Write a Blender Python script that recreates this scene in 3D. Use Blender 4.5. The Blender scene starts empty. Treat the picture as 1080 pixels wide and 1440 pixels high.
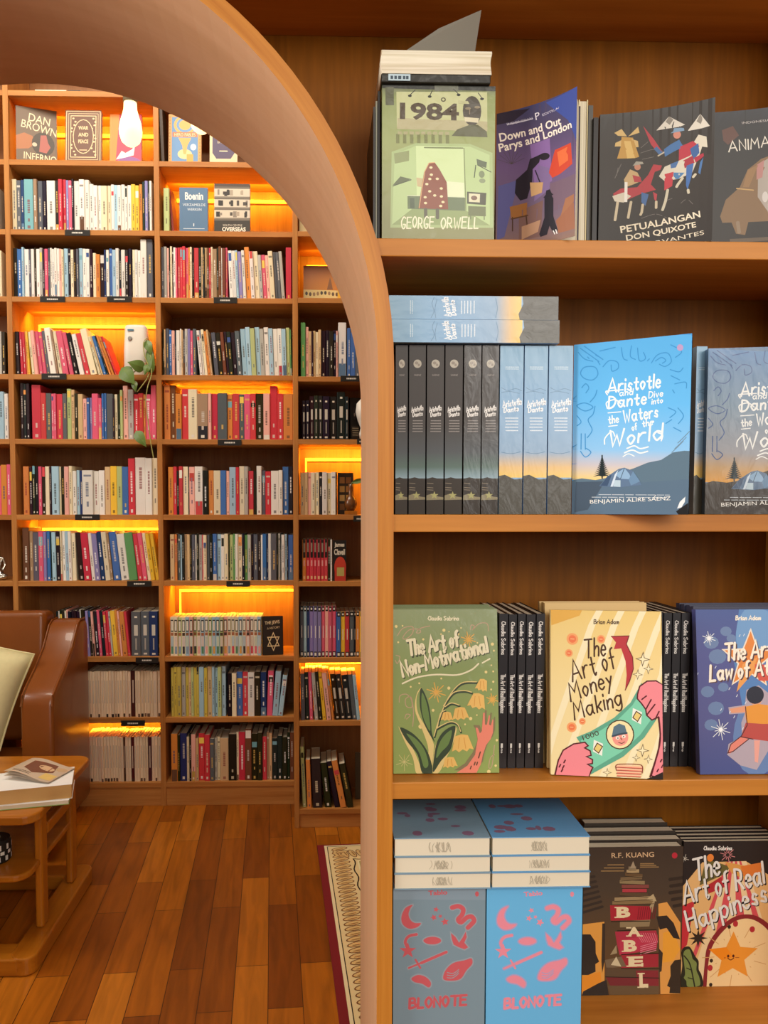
import bpy, bmesh, math, random
from mathutils import Vector, Matrix
from mathutils.geometry import tessellate_polygon
random.seed(7)
S = bpy.context.scene
COL = S.collection

# ------------------------------------------------------------------ camera
IW, IH = 1080, 1440
FPX = 1076.0            # focal length in pixels
PPX, PPY = 481.0, 769.0 # optical axis in the frame (shifted lens)
PITCH = math.atan2(54.0, FPX)
YAW = math.atan2(30.0, FPX)
EYE = 1.297
cam_d = bpy.data.cameras.new('camera')
cam = bpy.data.objects.new('camera', cam_d); COL.objects.link(cam)
cam.location = (0, 0, EYE)
cam.rotation_euler = (math.pi/2 - PITCH, 0, -YAW)
cam_d.sensor_fit = 'VERTICAL'
cam_d.sensor_height = 36.0; cam_d.sensor_width = 27.0
cam_d.lens = FPX/IH*36.0
cam_d.shift_x = (IW/2 - PPX)/IH
cam_d.shift_y = (PPY - IH/2)/IH
cam_d.clip_start = 0.02
S.camera = cam

_F = Vector((math.sin(YAW)*math.cos(PITCH), math.cos(YAW)*math.cos(PITCH), -math.sin(PITCH)))
_R = Vector((math.cos(YAW), -math.sin(YAW), 0))
_U = _R.cross(_F)
def ray(px, py):
    return _F*FPX + _R*(px-PPX) - _U*(py-PPY)
def at(px, py, y):
    """world point on the vertical plane at depth y seen at a pixel"""
    r = ray(px, py); k = y/r.y
    return Vector((r.x*k, y, EYE + r.z*k))
def atz(px, py, z):
    r = ray(px, py); k = (z-EYE)/r.z
    return Vector((r.x*k, r.y*k, z))
def X(px, y, py=720): return at(px, py, y).x
def Z(py, y, px=540): return at(px, py, y).z

# ------------------------------------------------------------------ world, exposure, lights
S.view_settings.view_transform = 'Standard'
S.view_settings.look = 'None'
S.view_settings.gamma = 1.0
S.view_settings.use_curve_mapping = False
S.view_settings.exposure = 0.0
W = bpy.data.worlds.new('world'); S.world = W; W.use_nodes = True
W.node_tree.nodes['Background'].inputs[0].default_value = (1.0, 0.93, 0.84, 1)
W.node_tree.nodes['Background'].inputs[1].default_value = 0.18

def area(name, loc, target, sx, sy, power, color, spread=180):
    l = bpy.data.lights.new(name, 'AREA'); l.shape = 'RECTANGLE'
    l.size = sx; l.size_y = sy; l.energy = power; l.color = color
    l.spread = math.radians(spread)
    o = bpy.data.objects.new(name, l); COL.objects.link(o); o.location = loc
    d = Vector(target) - Vector(loc)
    o.rotation_euler = d.to_track_quat('-Z', 'Y').to_euler()
    return o
# near room: ceiling panel behind the camera
area('ceiling_panel_light', (0.45, -1.5, 2.45), (0.30, 0.95, 1.05), 2.0, 1.0, 33, (1.0, 0.93, 0.82))
area('front_fill_light', (1.6, -1.8, 1.95), (0.45, 0.95, 0.95), 1.6, 1.3, 38, (1.0, 0.97, 0.92))  # added fill lamp, no window here: lifts and whitens the lower near shelves
area('window_light', (-2.2, 0.5, 1.5), (0.1, 1.1, 1.6), 1.0, 1.5, 66, (1.0, 0.96, 0.92))
# far room: ceiling downlights
area('far_ceiling_light', (-0.75, 2.1, 3.75), (-0.75, 3.3, 1.9), 2.0, 0.5, 52, (1.0, 0.90, 0.75))
area('far_side_light', (-2.7, 1.8, 2.6), (-0.4, 2.6, 2.0), 0.8, 1.2, 26, (1.0, 0.94, 0.86))

# ------------------------------------------------------------------ helpers
def lin(h):
    if isinstance(h, (tuple, list)): return tuple(h[:3])
    h = h.lstrip('#')
    v = [int(h[i:i+2], 16)/255 for i in (0, 2, 4)]
    return tuple(c/12.92 if c <= 0.04045 else ((c+0.055)/1.055)**2.4 for c in v)

def mat_new(name):
    m = bpy.data.materials.new(name); m.use_nodes = True
    nt = m.node_tree; return m, nt, nt.nodes['Principled BSDF']

def mat_plain(name, col, rough=0.5, metal=0.0, coat=0.0, emit=None, es=0, spec=0.5, noise=0.0, nscale=30):
    m, nt, b = mat_new(name)
    c = lin(col)
    b.inputs['Base Color'].default_value = (*c, 1)
    b.inputs['Roughness'].default_value = rough
    b.inputs['Metallic'].default_value = metal
    b.inputs['Coat Weight'].default_value = coat
    b.inputs['Specular IOR Level'].default_value = spec
    if emit:
        b.inputs['Emission Color'].default_value = (*lin(emit), 1)
        b.inputs['Emission Strength'].default_value = es
    if noise:
        tc = nt.nodes.new('ShaderNodeTexCoord'); n = nt.nodes.new('ShaderNodeTexNoise')
        n.inputs['Scale'].default_value = nscale; n.inputs['Detail'].default_value = 4
        nt.links.new(tc.outputs['Object'], n.inputs['Vector'])
        mx = nt.nodes.new('ShaderNodeMix'); mx.data_type = 'RGBA'
        mx.inputs[6].default_value = (*[x*(1-noise) for x in c], 1)
        mx.inputs[7].default_value = (*[min(1, x*(1+noise)) for x in c], 1)
        nt.links.new(n.outputs['Fac'], mx.inputs[0])
        nt.links.new(mx.outputs[2], b.inputs['Base Color'])
    return m

def mat_wood(name, dark, light, axis='X', rough=0.42, scale=1.0, contrast=1.0, coat=0.0, spec=0.35):
    """wood with grain running along one object axis, each board its own piece of the log"""
    m, nt, b = mat_new(name); L = nt.links.new
    tc = nt.nodes.new('ShaderNodeTexCoord'); oi = nt.nodes.new('ShaderNodeObjectInfo')
    mp = nt.nodes.new('ShaderNodeMapping')
    s = {'X': (1.3, 22, 22), 'Y': (22, 1.3, 22), 'Z': (22, 22, 1.3)}[axis]
    mp.inputs['Scale'].default_value = [v*scale for v in s]
    ml = nt.nodes.new('ShaderNodeMath'); ml.operation = 'MULTIPLY'; ml.inputs[1].default_value = 37.0
    cb = nt.nodes.new('ShaderNodeCombineXYZ')
    L(oi.outputs['Random'], ml.inputs[0])
    for i in range(3): L(ml.outputs[0], cb.inputs[i])
    L(tc.outputs['Object'], mp.inputs['Vector']); L(cb.outputs[0], mp.inputs['Location'])
    n1 = nt.nodes.new('ShaderNodeTexNoise'); n1.inputs['Scale'].default_value = 1.0
    n1.inputs['Detail'].default_value = 5; n1.inputs['Distortion'].default_value = 0.6
    n2 = nt.nodes.new('ShaderNodeTexNoise'); n2.inputs['Scale'].default_value = 6.0; n2.inputs['Detail'].default_value = 3
    L(mp.outputs[0], n1.inputs['Vector']); L(mp.outputs[0], n2.inputs['Vector'])
    ad = nt.nodes.new('ShaderNodeMix'); ad.inputs[0].default_value = 0.35
    L(n1.outputs['Fac'], ad.inputs[2]); L(n2.outputs['Fac'], ad.inputs[3])
    cr = nt.nodes.new('ShaderNodeValToRGB')
    w = 0.22/contrast
    cr.color_ramp.elements[0].position = 0.5-w; cr.color_ramp.elements[0].color = (*lin(dark), 1)
    cr.color_ramp.elements[1].position = 0.5+w; cr.color_ramp.elements[1].color = (*lin(light), 1)
    L(ad.outputs[0], cr.inputs[0]); L(cr.outputs[0], b.inputs['Base Color'])
    b.inputs['Roughness'].default_value = rough
    b.inputs['Coat Weight'].default_value = coat
    b.inputs['Specular IOR Level'].default_value = spec
    return m

def mat_print(name, rough=0.4, wrap=False):
    """printed paper: ink colour from the mesh's own colour attribute"""
    m, nt, b = mat_new(name); L = nt.links.new
    a = nt.nodes.new('ShaderNodeVertexColor'); a.layer_name = 'Col'
    L(a.outputs['Color'], b.inputs['Base Color'])
    b.inputs['Roughness'].default_value = rough
    b.inputs['Specular IOR Level'].default_value = 0.35
    if wrap:
        b.inputs['Coat Weight'].default_value = 0.3; b.inputs['Coat Roughness'].default_value = 0.12
        tc = nt.nodes.new('ShaderNodeTexCoord'); n = nt.nodes.new('ShaderNodeTexNoise')
        mp = nt.nodes.new('ShaderNodeMapping'); mp.inputs['Scale'].default_value = (30, 30, 16)
        n.inputs['Scale'].default_value = 1.6; n.inputs['Detail'].default_value = 5; n.inputs['Distortion'].default_value = 1.5
        bp = nt.nodes.new('ShaderNodeBump'); bp.inputs['Strength'].default_value = 0.35; bp.inputs['Distance'].default_value = 0.004
        L(tc.outputs['Object'], mp.inputs[0]); L(mp.outputs[0], n.inputs['Vector']); L(n.outputs['Fac'], bp.inputs['Height'])
        L(bp.outputs[0], b.inputs['Coat Normal'])
    return m

def mat_pages(name, c1='efe6cf', c2='cdbf9c', sc=900):
    m, nt, b = mat_new(name); L = nt.links.new
    tc = nt.nodes.new('ShaderNodeTexCoord'); mp = nt.nodes.new('ShaderNodeMapping')
    mp.inputs['Scale'].default_value = (6, sc, 6)
    n = nt.nodes.new('ShaderNodeTexNoise'); n.inputs['Scale'].default_value = 1; n.inputs['Detail'].default_value = 2
    cr = nt.nodes.new('ShaderNodeValToRGB')
    cr.color_ramp.elements[0].position = .3; cr.color_ramp.elements[0].color = (*lin(c2), 1)
    cr.color_ramp.elements[1].position = .62; cr.color_ramp.elements[1].color = (*lin(c1), 1)
    L(tc.outputs['Object'], mp.inputs[0]); L(mp.outputs[0], n.inputs['Vector']); L(n.outputs['Fac'], cr.inputs[0]); L(cr.outputs[0], b.inputs['Base Color'])
    b.inputs['Roughness'].default_value = 0.8
    return m

M = {}
WD, WL = '9a5c22', 'd08f42'
for ax in 'XYZ':
    M['edge'+ax] = mat_wood('oak_edge_'+ax.lower(), 'a8641c', 'cf8836', ax, 0.45, 0.9)
    M['board'+ax] = mat_wood('oak_board_'+ax.lower(), '9c5f25', 'bf7f38', ax, 0.45, 1.0)
    M['far'+ax] = mat_wood('far_oak_'+ax.lower(), 'a4642a', 'c98c4a', ax, 0.5, 1.0)
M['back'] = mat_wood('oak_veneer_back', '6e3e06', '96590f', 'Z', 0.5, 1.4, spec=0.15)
M['farback'] = mat_wood('far_veneer_back', '80502a', 'a06c3c', 'Z', 0.5, 1.4)
M['soffit'] = mat_wood('bent_laminate', 'ae8059', 'caa07c', 'X', 0.5, 0.8, 1.2)
M['print'] = mat_print('printed_paper', 0.42)
M['wrap'] = mat_print('shrink_wrapped_print', 0.35, True)
M['pages'] = mat_pages('page_edges')
M['leather'] = mat_plain('tan_leather', '7e4210', 0.34, coat=0.25, noise=0.18, nscale=9)
M['table'] = mat_wood('table_teak', '98540e', 'bc741c', 'X', 0.3, 0.8, coat=0.25)
M['tabley'] = mat_wood('table_teak_y', '98540e', 'bc741c', 'Y', 0.3, 0.8, coat=0.25)
M['tablez'] = mat_wood('table_teak_z', '98540e', 'bc741c', 'Z', 0.3, 0.8, coat=0.25)
M['cushion'] = mat_plain('cream_cotton', 'd8cf9f', 0.9, noise=0.06, nscale=60)
M['led'] = mat_plain('led_diffuser', 'ffb040', 0.5, emit='ff9a1e', es=4.0)
M['bulb'] = mat_plain('bulb_glass', 'fff0d0', 0.3, emit='ffd396', es=2.4)
M['brass'] = mat_plain('aged_brass', '6f6040', 0.6)
M['black'] = mat_plain('black_plastic', '1a1918', 0.4)
M['cord'] = mat_plain('black_cord', '15120f', 0.7)
M['white'] = mat_plain('white_plastic', 'e9e4da', 0.35)
M['silver'] = mat_plain('silver_figure', 'b8b2a8', 0.22, metal=0.95)
M['leaf'] = mat_plain('pothos_leaf', '5f7a34', 0.4, noise=0.35, nscale=25)
M['stem'] = mat_plain('pothos_stem', 'a7a860', 0.5)
M['vase'] = mat_plain('brown_glazed_clay', '6b3f1c', 0.25, coat=0.4)
M['plaster'] = mat_plain('plaster', 'c9b8a0', 0.9)

class MB:
    """collects faces with a material slot and an ink colour each, links them as ONE mesh object"""
    def __init__(s): s.v=[]; s.f=[]; s.m=[]; s.c=[]; s.sm=[]
    def face(s, pts, col=None, mi=0, smooth=False):
        i=len(s.v); s.v += [tuple(p) for p in pts]; s.f.append(tuple(range(i, i+len(pts))))
        s.m.append(mi); s.sm.append(smooth)
        if col is None: col=(0.8,0.8,0.8)
        s.c.append(col if isinstance(col, list) else [col]*len(pts))
    def box(s, a, b, col=None, mi=0, skip=()):
        x0,y0,z0=a; x1,y1,z1=b
        q={'-y':[(x0,y0,z0),(x1,y0,z0),(x1,y0,z1),(x0,y0,z1)],'+y':[(x1,y1,z0),(x0,y1,z0),(x0,y1,z1),(x1,y1,z1)],
           '-x':[(x0,y1,z0),(x0,y0,z0),(x0,y0,z1),(x0,y1,z1)],'+x':[(x1,y0,z0),(x1,y1,z0),(x1,y1,z1),(x1,y0,z1)],
           '-z':[(x0,y1,z0),(x1,y1,z0),(x1,y0,z0),(x0,y0,z0)],'+z':[(x0,y0,z1),(x1,y0,z1),(x1,y1,z1),(x0,y1,z1)]}
        for k,f in q.items():
            if k not in skip: s.face(f, col, mi)
    def build(s, name, mats, parent=None, loc=None, bevel=0.0, seg=2, weld=False, smooth=False):
        me=bpy.data.meshes.new(name); me.from_pydata(s.v, [], s.f)
        if not isinstance(mats,(list,tuple)): mats=[mats]
        for m in mats: me.materials.append(m)
        me.polygons.foreach_set('material_index', s.m)
        me.polygons.foreach_set('use_smooth', [a or smooth for a in s.sm])
        at_=me.color_attributes.new('Col','FLOAT_COLOR','CORNER')
        buf=[]
        for c in s.c:
            for k in c: buf += [k[0],k[1],k[2],1.0]
        at_.data.foreach_set('color', buf)
        if weld or bevel:
            bm=bmesh.new(); bm.from_mesh(me); bmesh.ops.remove_doubles(bm, verts=bm.verts, dist=1e-5)
            bmesh.ops.recalc_face_normals(bm, faces=bm.faces)
            bm.to_mesh(me); bm.free()
        me.update()
        o=bpy.data.objects.new(name, me); COL.objects.link(o)
        if loc is not None: o.location=loc
        if parent: o.parent=parent
        if bevel:
            b=o.modifiers.new('bevel','BEVEL'); b.width=bevel; b.segments=seg; b.limit_method='ANGLE'
        return o

def obj_box(name, a, b, mat, parent=None, bevel=0.0015):
    """one board; its origin at its centre so the grain differs board to board"""
    c=[(p+q)/2 for p,q in zip(a,b)]
    mb=MB(); mb.box([p-k for p,k in zip(a,c)],[q-k for q,k in zip(b,c)])
    return mb.build(name, mat, parent, c, bevel)

def tag(o, label=None, cat=None, group=None, kind=None):
    if label: o['label']=label
    if cat: o['category']=cat
    if group: o['group']=group
    if kind: o['kind']=kind
    return o
def empty(name, loc=(0,0,0), label=None, cat=None, group=None, kind=None, rot=(0,0,0)):
    o=bpy.data.objects.new(name, None); COL.objects.link(o); o.location=loc; o.rotation_euler=rot
    o.empty_display_size=0.05
    return tag(o,label,cat,group,kind)
def dup(root, loc, rot=None, label=None, group=None):
    r=root.copy(); COL.objects.link(r); r.location=loc
    if rot is not None: r.rotation_euler=rot
    if label: r['label']=label
    if group: r['group']=group
    for ch in root.children:
        c=ch.copy(); COL.objects.link(c); c.parent=r
        for g in ch.children:
            d=g.copy(); COL.objects.link(d); d.parent=c
    return r
def tube(mb, pts, r, n=8, col=None, mi=0, smooth=True):
    pts=[Vector(p) for p in pts]
    rs=r if isinstance(r,(list,tuple)) else [r]*len(pts)
    rings=[]
    for i,p in enumerate(pts):
        t=(pts[min(i+1,len(pts)-1)]-pts[max(i-1,0)]).normalized()
        a=Vector((0,0,1)) if abs(t.z)<0.9 else Vector((1,0,0))
        u=t.cross(a).normalized(); w=t.cross(u)
        rings.append([p+(u*math.cos(2*math.pi*k/n)+w*math.sin(2*math.pi*k/n))*rs[i] for k in range(n)])
    for i in range(len(rings)-1):
        for k in range(n):
            mb.face([rings[i][k],rings[i][(k+1)%n],rings[i+1][(k+1)%n],rings[i+1][k]],col,mi,smooth)
    mb.face(rings[0][::-1],col,mi); mb.face(rings[-1],col,mi)
def lathe(mb, prof, n=24, c=(0,0,0), col=None, mi=0):
    for i in range(len(prof)-1):
        (r0,z0),(r1,z1)=prof[i],prof[i+1]
        for k in range(n):
            a,b=2*math.pi*k/n,2*math.pi*(k+1)/n
            q=[(c[0]+r0*math.cos(a),c[1]+r0*math.sin(a),c[2]+z0),(c[0]+r0*math.cos(b),c[1]+r0*math.sin(b),c[2]+z0),
               (c[0]+r1*math.cos(b),c[1]+r1*math.sin(b),c[2]+z1),(c[0]+r1*math.cos(a),c[1]+r1*math.sin(a),c[2]+z1)]
            if r0<1e-6: q=q[1:]
            elif r1<1e-6: q=q[:3]
            mb.face(q,col,mi,True)
# ------------------------------------------------------------------ depths
DF = 0.92       # front edge of the near bookcase
DB = 1.10       # its back panel
DT = 1.305      # far side of the arch passage
DM = 3.30       # front edge of the far bookcase
DR = 3.05       # front edge of the far bookcase that stands forward beside the arch

# ------------------------------------------------------------------ the setting
def mat_floor():
    m, nt, b = mat_new('floor_planks'); L = nt.links.new
    tc = nt.nodes.new('ShaderNodeTexCoord'); mp = nt.nodes.new('ShaderNodeMapping')
    L(tc.outputs['Object'], mp.inputs[0])
    br = nt.nodes.new('ShaderNodeTexBrick')
    br.offset = 0.37; br.offset_frequency = 2; br.squash = 1.0
    br.inputs['Scale'].default_value = 1.0
    br.inputs['Brick Width'].default_value = 0.52; br.inputs['Row Height'].default_value = 0.0915
    br.inputs['Mortar Size'].default_value = 0.0011; br.inputs['Mortar Smooth'].default_value = 0.2
    br.inputs['Color1'].default_value = (0, 0, 0, 1); br.inputs['Color2'].default_value = (1, 1, 1, 1)
    br.inputs['Mortar'].default_value = (0.0, 0.0, 0.0, 1)
    L(mp.outputs[0], br.inputs['Vector'])
    cr = nt.nodes.new('ShaderNodeValToRGB'); e = cr.color_ramp.elements
    e[0].position = 0.0; e[0].color = (*lin('7c3e08'), 1)
    e[1].position = 1.0; e[1].color = (*lin('c4761e'), 1)
    for p, c in ((0.3, '8e4a0a'), (0.6, '9c540c'), (0.85, 'ae6210')):
        q = e.new(p); q.color = (*lin(c), 1)
    L(br.outputs['Color'], cr.inputs[0])
    n = nt.nodes.new('ShaderNodeTexNoise'); n.inputs['Scale'].default_value = 1; n.inputs['Detail'].default_value = 5
    n.inputs['Distortion'].default_value = 0.8
    m2 = nt.nodes.new('ShaderNodeMapping'); m2.inputs['Scale'].default_value = (4, 40, 1)
    L(tc.outputs['Object'], m2.inputs[0]); L(m2.outputs[0], n.inputs['Vector'])
    mr = nt.nodes.new('ShaderNodeMapRange'); mr.inputs[1].default_value = .3; mr.inputs[2].default_value = .7
    mr.inputs[3].default_value = .72; mr.inputs[4].default_value = 1.15
    L(n.outputs['Fac'], mr.inputs[0])
    mx = nt.nodes.new('ShaderNodeMix'); mx.data_type = 'RGBA'; mx.blend_type = 'MULTIPLY'; mx.inputs[0].default_value = 1
    L(cr.outputs[0], mx.inputs[6]); L(mr.outputs[0], mx.inputs[7])
    m3 = nt.nodes.new('ShaderNodeMix'); m3.data_type = 'RGBA'
    m3.inputs[7].default_value = (*lin('3a1c0a'), 1)
    L(br.outputs['Fac'], m3.inputs[0]); L(mx.outputs[2], m3.inputs[6]); L(m3.outputs[2], b.inputs['Base Color'])
    b.inputs['Roughness'].default_value = 0.36
    b.inputs['Specular IOR Level'].default_value = 0.4
    return m
p1, p2 = atz(409.6, 1149, 0), atz(427.9, 1440, 0)
BOARD_ANG = math.atan2(p1.y-p2.y, p1.x-p2.x)      # direction the planks run
mb = MB(); mb.face([(-6,-6,0),(6,-6,0),(6,6,0),(-6,6,0)])
fl = mb.build('floor', mat_floor(), loc=(p1.x, p1.y, 0)); fl.rotation_euler = (0, 0, BOARD_ANG)
tag(fl, kind='structure')
CEIL = 3.95
mb = MB(); mb.box((-4.5,-2.6,CEIL),(4.5,3.8,CEIL+0.06)); tag(mb.build('ceiling', M['plaster']), kind='structure')
mb = MB(); mb.box((-4.5,3.68,0),(4.5,3.76,CEIL)); tag(mb.build('wall_back', M['plaster']), kind='structure')

mb = MB(); mb.box((-4.5,DT,0),(-4.44,3.68,CEIL)); tag(mb.build('wall_left', M['plaster']), kind='structure')
mb = MB(); mb.box((2.94,DT,0),(3.0,3.68,CEIL)); tag(mb.build('wall_right', M['plaster']), kind='structure')
# arch: circle found on the front edge of the bent panel
AC = at(-102, 514.6, DF)
AR = at(531.7, 514.6, DF).x - AC.x
AT = at(554.2, 514.6, DF).x - at(531.7, 514.6, DF).x
def arch_outline(r, n=56):
    pts = [(AC.x + r, 0.0), (AC.x + r, AC.z*0.5)]
    pts += [(AC.x + r*math.cos(a), AC.z + r*math.sin(a)) for a in [math.pi*i/n for i in range(n+1)]]
    pts += [(AC.x - r, AC.z*0.5), (AC.x - r, 0.0)]
    return pts
def arch_path(r):
    pts = arch_outline(r); s = [0]
    for i in range(1, len(pts)): s.append(s[-1] + math.dist(pts[i], pts[i-1]))
    return pts, s
def mat_arch(name, dark, light, rough, spread):
    """veneer whose grain follows the bend: its UV runs along the arch"""
    m, nt, b = mat_new(name); L = nt.links.new
    uv = nt.nodes.new('ShaderNodeUVMap'); mp = nt.nodes.new('ShaderNodeMapping')
    mp.inputs['Scale'].default_value = (1.6, spread, 1)
    L(uv.outputs[0], mp.inputs[0])
    n1 = nt.nodes.new('ShaderNodeTexNoise'); n1.inputs['Scale'].default_value = 1.0; n1.inputs['Detail'].default_value = 5
    n1.inputs['Distortion'].default_value = 1.2
    n2 = nt.nodes.new('ShaderNodeTexNoise'); n2.inputs['Scale'].default_value = 5.0; n2.inputs['Detail'].default_value = 3
    L(mp.outputs[0], n1.inputs['Vector']); L(mp.outputs[0], n2.inputs['Vector'])
    ad = nt.nodes.new('ShaderNodeMix'); ad.inputs[0].default_value = 0.3
    L(n1.outputs['Fac'], ad.inputs[2]); L(n2.outputs['Fac'], ad.inputs[3])
    cr = nt.nodes.new('ShaderNodeValToRGB')
    cr.color_ramp.elements[0].position = .3; cr.color_ramp.elements[0].color = (*lin(dark), 1)
    cr.color_ramp.elements[1].position = .7; cr.color_ramp.elements[1].color = (*lin(light), 1)
    L(ad.outputs[0], cr.inputs[0]); L(cr.outputs[0], b.inputs['Base Color'])
    b.inputs['Roughness'].default_value = rough; b.inputs['Specular IOR Level'].default_value = .4
    return m
def build_arch():
    inn, s = arch_path(AR); out, _ = arch_path(AR+AT)
    mb = MB(); uvs = []
    n = len(inn)
    for i in range(n-1):
        (x0,z0),(x1,z1) = inn[i],inn[i+1]; (X0,Z0),(X1,Z1) = out[i],out[i+1]
        mb.face([(x0,DF,z0),(x1,DF,z1),(x1,DT,z1),(x0,DT,z0)], mi=0, smooth=True); uvs += [(s[i],0),(s[i+1],0),(s[i+1],.36),(s[i],.36)]
        mb.face([(X0,DF,Z0),(X1,DF,Z1),(x1,DF,z1),(x0,DF,z0)], mi=1); uvs += [(s[i],1+AT),(s[i+1],1+AT),(s[i+1],1),(s[i],1)]
        mb.face([(X0,DT,Z0),(X1,DT,Z1),(X1,DF,Z1),(X0,DF,Z0)], mi=1, smooth=True); uvs += [(s[i],2.36),(s[i+1],2.36),(s[i+1],2),(s[i],2)]
        mb.face([(x0,DT,z0),(x1,DT,z1),(X1,DT,Z1),(X0,DT,Z0)], mi=1); uvs += [(s[i],3),(s[i+1],3),(s[i+1],3+AT),(s[i],3+AT)]
    o = mb.build('trim_1', [mat_arch('arch_veneer', 'b28862', 'c09672', 0.5, 14), mat_arch('arch_edge', 'b0681c', 'd08a34', 0.45, 60)])
    uv = o.data.uv_layers.new(name='UVMap')
    uv.data.foreach_set('uv', [c for p in uvs for c in p])
    # the bend is exact: keep face corners sharp between soffit and edge
    return tag(o, 'curved oak archway panel', kind='structure')
build_arch()
def wall_with_arch(name, mat, y0, y1, r, x0, x1, ztop, parent=None):
    pts = arch_outline(r); mb = MB()
    for (xa,za),(xb,zb) in zip(pts, pts[1:]):
        if abs(zb-za) < 1e-7: continue
        xe = x1 if (xa+xb)/2 > AC.x else x0
        for y, fl_ in ((y0,False),(y1,True)):
            q = [(xa,y,za),(xe,y,za),(xe,y,zb),(xb,y,zb)]
            mb.face(q)
    for y in (y0,y1): mb.face([(x0,y,AC.z+r),(x1,y,AC.z+r),(x1,y,ztop),(x0,y,ztop)])
    return mb.build(name, mat, parent)
tag(wall_with_arch('wall_front', M['plaster'], DT-0.02, DT, AR+AT-0.002, -4.5, 3.0, CEIL), kind='structure')

# ------------------------------------------------------------------ near bookcase, built around the arch
near = empty('bookcase', (0.6, DF, 0), 'oak bookcase wrapped around the arch, its shelves stacked with face-out books', 'bookcase')
def kid(o, p):
    o.parent = p; o.matrix_parent_inverse = Matrix.Translation(-Vector(p.location)); return o
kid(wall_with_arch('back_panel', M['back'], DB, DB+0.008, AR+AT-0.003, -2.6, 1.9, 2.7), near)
SHT = abs(Z(722.9,DF,800)-Z(747.2,DF,800))
zs1, zs2, zs3 = Z(337,DF,800), Z(723.6,DF,800), Z(1098.5,DF,800)
zs4 = zs3 - (zs2-zs3); zs5 = zs4 - (zs2-zs3)
zs0 = zs1 + 0.358
NS = [zs0, zs1, zs2, zs3, zs4]     # shelf tops
def arch_x(z, r):
    return AC.x + (math.sqrt(max(r*r-(z-AC.z)**2, 0)) if z > AC.z else r)
def near_shelf(z, s, xe):
    """board whose end is cut to the curve of the arch"""
    f = lambda q: (AC.x + s*(arch_x(q, AR+AT)-AC.x-0.003)) if q < AC.z+AR+AT-.01 else AC.x
    xt, xb = f(z), f(z-SHT); cx = (xt+xe)/2; y0, y1 = DF+0.0008, DB; cy = (y0+y1)/2; cz = z-SHT/2; h = SHT/2
    T = [(xt-cx,y0-cy,h),(xe-cx,y0-cy,h),(xe-cx,y1-cy,h),(xt-cx,y1-cy,h)]
    B = [(xb-cx,y0-cy,-h),(xe-cx,y0-cy,-h),(xe-cx,y1-cy,-h),(xb-cx,y1-cy,-h)]
    mb = MB(); mb.face(T); mb.face(B[::-1])
    for i in range(4): j = (i+1)%4; mb.face([B[i],B[j],T[j],T[i]])
    return mb.build('shelf', M['edgeX'], None, (cx,cy,cz), bevel=0.001)
XE = X(1076.3, DB-0.001, 780)      # face of the upright at the far end
for z in [zs0+0.36] + NS + [zs5]:
    kid(near_shelf(z, 1, XE), near)
kid(obj_box('upright', (XE, DF, 0), (XE+0.022, DB, 2.7), M['edgeZ']), near)
kid(obj_box('upright', (AC.x-AR-AT-0.9, DF, 0), (AC.x-AR-AT-0.878, DB, 2.7), M['edgeZ']), near)
for z in NS + [zs5]:
    kid(near_shelf(z, -1, AC.x-AR-AT-0.878), near)
kid(obj_box('plinth', (AC.x+AR+AT-0.002, DF+0.02, 0), (XE, DF+0.036, zs5-SHT), M['edgeX']), near)
kid(obj_box('plinth', (AC.x-AR-AT-0.878, DF+0.02, 0), (AC.x-AR-AT+0.002, DF+0.036, zs5-SHT), M['edgeX']), near)

# ------------------------------------------------------------------ far bookcases
FD = 0.25                      # depth of the far bookcases
FB = 0.022                     # board thickness
def far_x(px): return X(px, DM, 700)
DIVS = [far_x(-183), far_x(19), far_x(225.3), X(412.6, DR, 700)-0.006]
ROWS = [226.5, 324.2, 418.3, 527.0, 617.6, 723.8, 816.8, 923.4, 1009.4, 1100.4]   # board tops, pixels at the second divider
ZR = [Z(y, DM, 225) for y in ROWS]
ZTOP = Z(128, DM, 120)
ZUP = [ZTOP+0.30, ZTOP+0.60]
LED_M = {('L',0),('L',3),('L',6),('L',9),('M',1),('M',4),('M',7)}   # compartments with the lamp strip (row of the board above)
far = empty('bookcase', (far_x(120), DM, 0), 'large oak wall bookcase with lit compartments facing the arch, full of books', 'bookcase')
DBK = DM+FD
kid(obj_box('back_panel', (DIVS[0], DBK, 0.02), (DIVS[-1]+0.003, DBK+0.012, ZUP[1]+0.01), M['farback'], bevel=0), far)
for i,x in enumerate(DIVS):
    kid(obj_box('upright', (x-(FB/2 if i<3 else .004), DM, 0), (x+(FB/2 if i<3 else .004), DBK, ZUP[1]), M['farZ'], bevel=0.001), far)
for i in range(3):
    for z in ZUP+[ZTOP]+ZR:
        kid(obj_box('shelf', (DIVS[i]+FB/2, DM+0.0006, z-FB), (DIVS[i+1]-(FB/2 if i<2 else .004), DBK, z), M['farX'], bevel=0.001), far)
    kid(obj_box('plinth', (DIVS[i]+FB/2, DM+0.004, 0.0), (DIVS[i+1]-(FB/2 if i<2 else .004), DM+0.02, ZR[-1]-FB), M['farX'], bevel=0.001), far)
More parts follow.
